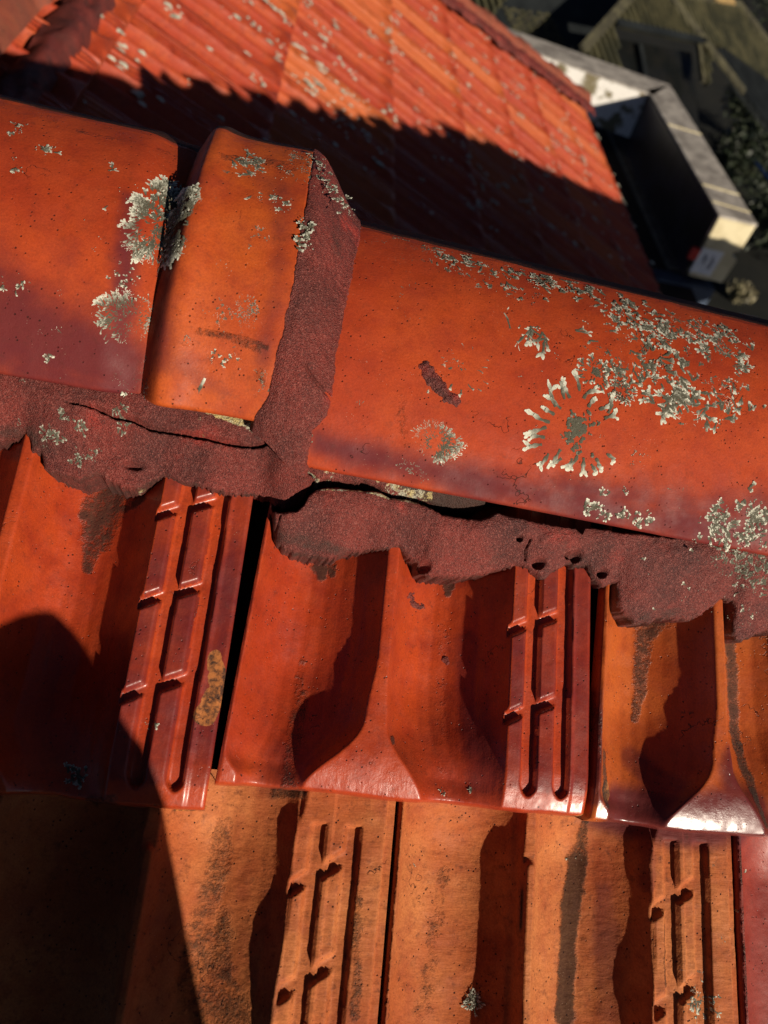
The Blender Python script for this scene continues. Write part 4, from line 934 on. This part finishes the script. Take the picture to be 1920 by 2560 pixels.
# white label with grey marks and a red tab on the near end
m_lab = simple('white_label', (.78, .78, .78), (.66, .68, .72), .5, 30, .0005); m_red = simple('red_tab', (.45, .03, .02), (.38, .02, .02), .5, 20, .001); m_ink = simple('grey_print', (.30, .31, .34), (.24, .25, .28), .6, 30, .0005)
poly_prism('label_panel', [W(x0 + .005, ya - .003, ZP - .20), W(x0 + .155, ya - .003, ZP - .20), W(x0 + .155, ya - .003, ZP - .37), W(x0 + .005, ya - .003, ZP - .37)], (0, -.004, 0), m_lab, par)
for k, (dx_, dz_, hh) in enumerate(((.045, -.235, .05), (.060, -.25, .06), (.10, -.24, .09), (.115, -.26, .07))):
    poly_prism('printed_mark', [W(x0 + dx_, ya - .0085, ZP + dz_), W(x0 + dx_ + .008, ya - .0085, ZP + dz_), W(x0 + dx_ + .008, ya - .0085, ZP + dz_ - hh), W(x0 + dx_, ya - .0085, ZP + dz_ - hh)], (0, -.002, 0), m_ink, par)
poly_prism('red_tab', [W(x0 - .055, ya - .01, ZP - .215), W(x0 + .003, ya - .01, ZP - .215), W(x0 + .003, ya - .01, ZP - .29), W(x0 - .055, ya - .01, ZP - .29)], (0, .03, 0), m_red, par)
# gutter floor, and the house walls
sheet('gutter_floor', [W(1.0, .5, -2.30), W(x0 + .05, .5, -2.30), W(x0 + .05, 7.2, -2.30), W(1.0, 7.2, -2.30)], m_dark, par)
m_sh = simple('blue_grey_sheet', (.05, .07, .11), (.03, .045, .075), .5, 8, .003)
hw = empty('house_wall', tuple(W(2.3, 3.0, -6.0))); tag(hw, 'dark rendered house wall standing below the lower roof', 'wall')
for q in ((W(2.30, .3, -2.4), W(2.30, 4.6, -2.4)), ):
    poly_prism('wall_panel', [q[0], q[1], q[1] - [0, 0, 3.6], q[0] - [0, 0, 3.6]], (-.25, 0, 0), m_wall, hw)
poly_prism('wall_panel', [W(2.76, 4.62, -2.27), W(2.76, 6.9, -2.27), W(2.76, 6.9, -6.0), W(2.76, 4.62, -6.0)], (-.3, 0, 0), m_wall, hw)
poly_prism('corner_panel', [W(2.34, 4.45, -2.28), W(2.74, 4.45, -2.28), W(2.74, 4.45, -6.0), W(2.34, 4.45, -6.0)], (0, .12, 0), m_sh, hw)

# ================================================================== GROUND AND NEIGHBOUR
m_ground = simple('shaded_soil', (.014, .014, .010), (.008, .009, .007), .95, 1.2, .05)  # soil near black: shade of the buildings put into its colour
g = sheet('ground', [(-300, -300, 0), (300, -300, 0), (300, 400, 0), (-300, 400, 0)], m_ground, kind='structure')
m_pave = simple('grey_paving', (.10, .095, .085), (.06, .057, .05), .9, 3, .02)
pv = poly_prism('paving', [W(3.2, 2.2, -5.99), W(5.2, 2.2, -5.99), W(5.2, 7.4, -5.99), W(3.2, 7.4, -5.99)], (0, 0, .06), m_pave); pv['kind'] = 'structure'
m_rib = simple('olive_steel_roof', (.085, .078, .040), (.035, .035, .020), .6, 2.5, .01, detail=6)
m_ribd = simple('dark_shaded_steel', (.014, .017, .018), (.007, .009, .010), .6, 2.5, .01)  # near-black steel, roof shade painted into the colour
m_black = simple('dark_glass', (.006, .007, .007), (.010, .010, .009), .25, 3, .001)
m_trim = simple('dull_yellow_trim', (.085, .078, .045), (.04, .037, .024), .7, 4, .01)
m_ochre = simple('ochre_flashing', (.42, .27, .10), (.26, .18, .08), .7, 6, .01)
m_pan = simple('olive_steel_pan', (.022, .021, .012), (.010, .010, .007), .6, 2.5, .01, detail=6)
class Plane:
    def __init__(s, anchor, azd, pitch, z):
        a, p = math.radians(azd), math.radians(pitch)
        s.d = np.array([math.cos(a) * math.cos(p), math.sin(a) * math.cos(p), -math.sin(p)])     # down the slope
        s.t = np.array([-math.sin(a), math.cos(a), 0]); s.n = np.cross(s.d, s.t)
        if s.n[2] < 0: s.n = -s.n
        s.o = hor_px(*anchor, z) - CAM
    def px(s, x, y):
        v = ray(x, y); p = v * ((s.o @ s.n) / (v @ s.n)) - s.o; return p @ s.t, p @ s.d
    def pt(s, a, b, h=0): return CAM + s.o + a * s.t + b * s.d + h * s.n
def ribbed(plane, poly, mat, parent, pitch=.16, rw=.06, rh=.07, label=None):
    q = [plane.px(*p) for p in poly]
    o = poly_prism('roof_panel', [plane.pt(a, b) for a, b in q], tuple(-plane.n * .05), m_pan if mat is m_rib else mat, parent)
    if label: o['label'] = label
    a0, a1 = min(a for a, b in q), max(a for a, b in q); n = len(q); k = math.ceil(a0 / pitch)
    while k * pitch < a1:
        a = k * pitch + .011; ys = []
        for i in range(n):
            (xa, ya_), (xb, yb_) = q[i], q[(i + 1) % n]
            if (xa - a) * (xb - a) < 0: ys.append(ya_ + (a - xa) / (xb - xa) * (yb_ - ya_))
        ys.sort()
        for i in range(0, len(ys) - 1, 2):
            if ys[i + 1] - ys[i] > .1: bar('rib', plane.pt(a, ys[i], .002), plane.pt(a, ys[i + 1], .002), rw, rh, up=tuple(plane.n), mat=mat, parent=parent)
        k += 1
PA = Plane((1600, 60), -50, 35, -3.2)
nb = empty('neighbour_house', tuple(hor_px(1640, 160, -3.2) * [1, 1, 0])); tag(nb, 'dark neighbouring house with olive ribbed steel roof far below', 'house')
ribbed(PA, [(1581, -40), (1660, -40), (1671, 0), (1778, 134), (1768, 150), (1755, 109), (1532, 62), (1548, 182), (1448, 131)], m_rib, nb, .155, label='sunlit hipped roof panel above the dark opening')
ribbed(PA, [(1757, 118), (1775, 140), (1768, 215), (1752, 170)], m_rib, nb, .155)
for a, b, wd in (((1448, 131), (1583, -20), .16), ((1655, -20), (1850, 235), .16), ((1532, 62), (1757, 110), .10)):
    bar('hip_trim' if wd > .12 else 'lintel', PA.pt(*PA.px(*a), .05), PA.pt(*PA.px(*b), .05), wd, .05, up=tuple(PA.n), mat=m_trim if wd > .12 else m_ribd, parent=nb)
PBl = Plane((1760, 60), -38, 35, -3.3)
ribbed(PBl, [(1672, -10), (1842, 16), (1925, 125), (1925, 210), (1800, 120), (1768, 110)], m_rib, nb, .155, label='right roof panel under the ridge')
ribbed(PBl, [(1780, 132), (1800, 122), (1925, 212), (1925, 330), (1850, 235)], m_ribd, nb, .155)  # lower part of the same slope, its shade painted near black
bar('hip_trim', PBl.pt(*PBl.px(1690, -8), .04), PBl.pt(*PBl.px(1842, 18), .04), .12, .07, up=tuple(PBl.n), mat=m_trim, parent=nb)
bar('hip_trim', PBl.pt(*PBl.px(1842, 18), .04), PBl.pt(*PBl.px(1926, 128), .04), .12, .07, up=tuple(PBl.n), mat=m_trim, parent=nb)
bar('flashing', PBl.pt(*PBl.px(1770, 8), .12), PBl.pt(*PBl.px(1818, 16), .12), .12, .03, up=tuple(PBl.n), mat=m_ochre, parent=nb)
# recessed dark opening under the lintel, with a mullion and a post
def onp(pl, x, y, h): a, b = pl.px(x, y); return pl.pt(a, b, h)
poly_prism('window', [onp(PA, x, y, -.30) for x, y in ((1525, 55), (1765, 105), (1800, 420), (1660, 420), (1560, 200))], tuple(-PA.n * .05), m_black, nb)
bar('mullion', onp(PA, 1626, 92, -.24), onp(PA, 1646, 210, -.24), .10, .05, up=tuple(PA.n), mat=m_ribd, parent=nb)
bar('post', onp(PA, 1745, 112, -.02), onp(PA, 1757, 205, -.02), .09, .06, up=tuple(PA.n), mat=m_trim, parent=nb)
# the rest of that house: a roof painted near black for its shade, falling away to the left with rows of small raised battens
PC = Plane((1330, 70), -62, 32, -3.6)
dk = empty('shaded_roof', tuple(hor_px(1330, 70, -3.6) * [1, 1, 0])); tag(dk, 'black shaded roof with rows of pale dashes beside the red hip', 'roof')
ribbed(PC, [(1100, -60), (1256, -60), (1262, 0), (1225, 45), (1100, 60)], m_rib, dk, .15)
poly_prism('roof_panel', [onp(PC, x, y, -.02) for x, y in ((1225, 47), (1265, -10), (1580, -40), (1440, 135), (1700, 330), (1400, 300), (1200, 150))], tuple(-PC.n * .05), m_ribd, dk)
k_ = 0
for r in range(9):
    for c in range(12):
        x = 1262 + c * 10.5 + r * 5.5; y = 22 + r * 12.5 + c * 1.5 + (c % 2) * 3
        if x > 1405 - max(0, 60 - r * 14) * .2 or random.random() < .12 or y > 140: continue
        p = onp(PC, x, y, .0); bar('batten', p - PC.t * .035, p + PC.t * .035, .035, .02, up=tuple(PC.n), mat=m_rib if (c * 7 + r) % 3 else m_trim, parent=dk); k_ += 1
# shrubs between the houses: leaves on a twig frame
def leaf_mat(name, a, b):
    s = NB(name); s.setv('Base Color', s.mix(s.ramp(s.noise(3, 3, .6), .35, .65), a, b)); s.setv('Roughness', .55); return s.m
m_leaf = leaf_mat('shaded_leaves', (.012, .020, .012), (.030, .040, .018)); m_leaf2 = leaf_mat('dry_leaves', (.30, .26, .15), (.14, .13, .07)); m_bark = simple('bark', (.04, .03, .02), (.025, .02, .015), .9, 20, .01)  # shrub leaves coloured dark, the buildings' shade put into the tone
def shrub(base, R_, H_, n, mat, label, leaf=.06, cat='shrub', group=None):
    t = empty('shrub', tuple(base)); tag(t, label, cat, group)
    base = np.array(base); V = []; Fc = []
    cl = [base + np.array([random.gauss(0, R_ * .4), random.gauss(0, R_ * .4), H_ * random.uniform(.35, .95)]) for k in range(16)]
    for k in range(n):
        c = random.choice(cl) + np.array([random.gauss(0, R_ * .22), random.gauss(0, R_ * .22), random.gauss(0, H_ * .12)])
        a = rng.normal(size=3); a /= np.linalg.norm(a); b = np.cross(a, rng.normal(size=3)); b /= np.linalg.norm(b); L = leaf * random.uniform(.6, 1.5); i = len(V)
        V += [c - a * L, c + b * L * .4, c + a * L, c - b * L * .4]; Fc.append((i, i + 1, i + 2, i + 3))
    tag(link('leaves', np_mesh('leaves', V, Fc, False), mat, t), kind='stuff')
    bm = bmesh.new()
    for c in cl:
        a = Vector(base); b = Vector(c); d = (b - a).normalized(); s = d.orthogonal().normalized(); u = d.cross(s)
        va = [bm.verts.new(a + (s * math.cos(q) + u * math.sin(q)) * .03) for q in (0, 2.1, 4.2)]; vb = [bm.verts.new(b + (s * math.cos(q) + u * math.sin(q)) * .008) for q in (0, 2.1, 4.2)]
        for j in range(3): bm.faces.new((va[j], va[(j + 1) % 3], vb[(j + 1) % 3], vb[j]))
    me = bpy.data.meshes.new('stems'); bm.to_mesh(me); bm.free(); link('stems', me, m_bark, t)
def gp(x, y, z=-6.0): return hor_px(x, y, z)
for i, (x, y, R_, H_, lab) in enumerate(((1850, 300, .9, 1.6, 'dark shrub against the shaded neighbouring roof'), (1900, 420, .8, 1.3, 'dark shrub above the blue pipe at the right edge'), (1800, 420, .6, 1.2, 'small dark shrub just outside the grey coping'),
                                          (1900, 560, .7, .9, 'low dark shrub on the paving at the right edge'), (1930, 60, 1.6, 2.6, 'black bush in the top right corner'))):
    shrub(gp(x, y + 60), R_, H_, 2600, m_leaf, lab)
shrub(gp(1836, 748), .20, .25, 1100, m_leaf2, 'pale dry sunlit plant low beside the end of the cream box', .05)
pipe = bar('water_pipe', gp(1826, 338, -5.2), gp(1945, 480, -5.2), .05, .05, mat=simple('blue_pipe', (.02, .05, .16), (.015, .04, .12), .4, 5, .001)); tag(pipe, 'thin blue pipe slanting down at the right edge', 'pipe')
bk = bmesh.new(); bmesh.ops.create_icosphere(bk, subdivisions=2, radius=.11)
for v in bk.verts: v.co *= 1 + .25 * random.uniform(-1, 1)
me = bpy.data.meshes.new('pale_stone'); bk.to_mesh(me); bk.free(); st = link('pale_stone', me, m_conc); st.location = gp(1828, 331, -5.15); tag(st, 'small pale lump at the top end of the blue pipe', 'stone')

# ================================================================== PHOTOGRAPHER (behind the camera; the round shadow at lower left is theirs)
def skin_figure(name, verts, edges, radii, mat, parent, sub=2):
    me = bpy.data.meshes.new(name); me.from_pydata([tuple(v) for v in verts], edges, []); o = link(name, me, mat, parent)
    o.modifiers.new('skin', 'SKIN'); sk = me.skin_vertices[0] if me.skin_vertices else None
    if sk is None:
        bm = bmesh.new(); bm.from_mesh(me); bm.verts.layers.skin.verify(); bm.to_mesh(me); bm.free(); sk = me.skin_vertices[0]
    for i, r in enumerate(radii): sk.data[i].radius = (r, r) if isinstance(r, float) else r
    sk.data[0].use_root = True
    sm = o.modifiers.new('sub', 'SUBSURF'); sm.levels = sub; sm.render_levels = sub; return o
m_skin = simple('skin', (.45, .25, .17), (.42, .22, .15), .5, 30, .0005); m_shirt = simple('navy_shirt', (.03, .04, .08), (.025, .03, .06), .9, 200, .001); m_jean = simple('grey_trousers', (.08, .08, .085), (.06, .06, .065), .9, 200, .001); m_hair = simple('dark_hair', (.02, .013, .01), (.03, .02, .015), .6, 200, .001)
def person(bx, bu):
    g0 = near_pt(np.array(bx), np.array(bu), np.array(0.)); root = empty('person', tuple(g0)); tag(root, 'person in navy shirt crouching on the roof holding up a phone behind the camera', 'person')
    Q = lambda x, y, z: g0 + np.array([x, y, z])
    hand = CAM + np.array([.02, -.05, -.03]) - g0
    # 0 pelvis 1 waist 2 chest 3 neck 4 head ...
    V = [Q(0, -.05, .42), Q(0, -.02, .60), Q(0, .06, .84), Q(0, .10, .98), Q(0, .13, 1.10),
         Q(.19, .07, .90), Q(.24, .18, .66), Q(hand[0] + .05, hand[1] - .10, hand[2] - .04), Q(-.19, .07, .90), Q(-.26, .20, .66), Q(hand[0] - .06, hand[1] - .11, hand[2] - .05),
         Q(.11, -.05, .38), Q(.20, .30, .52), Q(.18, .18, .14), Q(.19, .32, .20), Q(-.11, -.05, .38), Q(-.20, .28, .50), Q(-.18, .16, .13), Q(-.19, .30, .19)]
    E_ = [(0, 1), (1, 2), (2, 3), (3, 4), (2, 5), (5, 6), (6, 7), (2, 8), (8, 9), (9, 10), (0, 11), (11, 12), (12, 13), (13, 14), (0, 15), (15, 16), (16, 17), (17, 18)]
    Rr = [(.20, .14), (.18, .12), (.18, .12), .055, .095, .065, .045, .032, .065, .045, .032, .09, .065, .05, .045, .09, .065, .05, .045]
    skin_figure('body', V, E_, [r if isinstance(r, tuple) else float(r) for r in Rr], m_shirt, root)
    for s_ in (-1, 1):                        # hands: palm, four fingers, a thumb each
        c = Q(hand[0] + .055 * s_, hand[1] - .095, hand[2] - .045); HV = [c, c + [0, .045, .03]]; HE = [(0, 1)]; HR = [.026, .030]
        for k in range(4):
            b = c + np.array([-.022 * s_ + .0 + (k - 1.5) * .018 * 1, .06, .04]); i = len(HV); HV += [b, b + [-.008 * s_, .03, .016], b + [-.03 * s_, .045, .002]]; HE += [(1, i), (i, i + 1), (i + 1, i + 2)]; HR += [.010, .009, .008]
        b = c + np.array([-.03 * s_, .02, .03]); i = len(HV); HV += [b, b + [-.02 * s_, .025, .02]]; HE += [(0, i), (i, i + 1)]; HR += [.012, .009]
        skin_figure('hand', HV, HE, [float(r) for r in HR], m_skin, root)
    ph_ = poly_prism('phone', [CAM + np.array(RC.T @ np.array(q)) for q in ((-.040, -.075, -.012), (.040, -.075, -.012), (.040, .090, -.012), (-.040, .090, -.012))], tuple(RC.T @ np.array([0, 0, -.008])), m_black); tag(ph_, 'black phone held by the crouching person behind the camera', 'phone')
PX, PU = -30.0, -812.0
person(PX, PU)
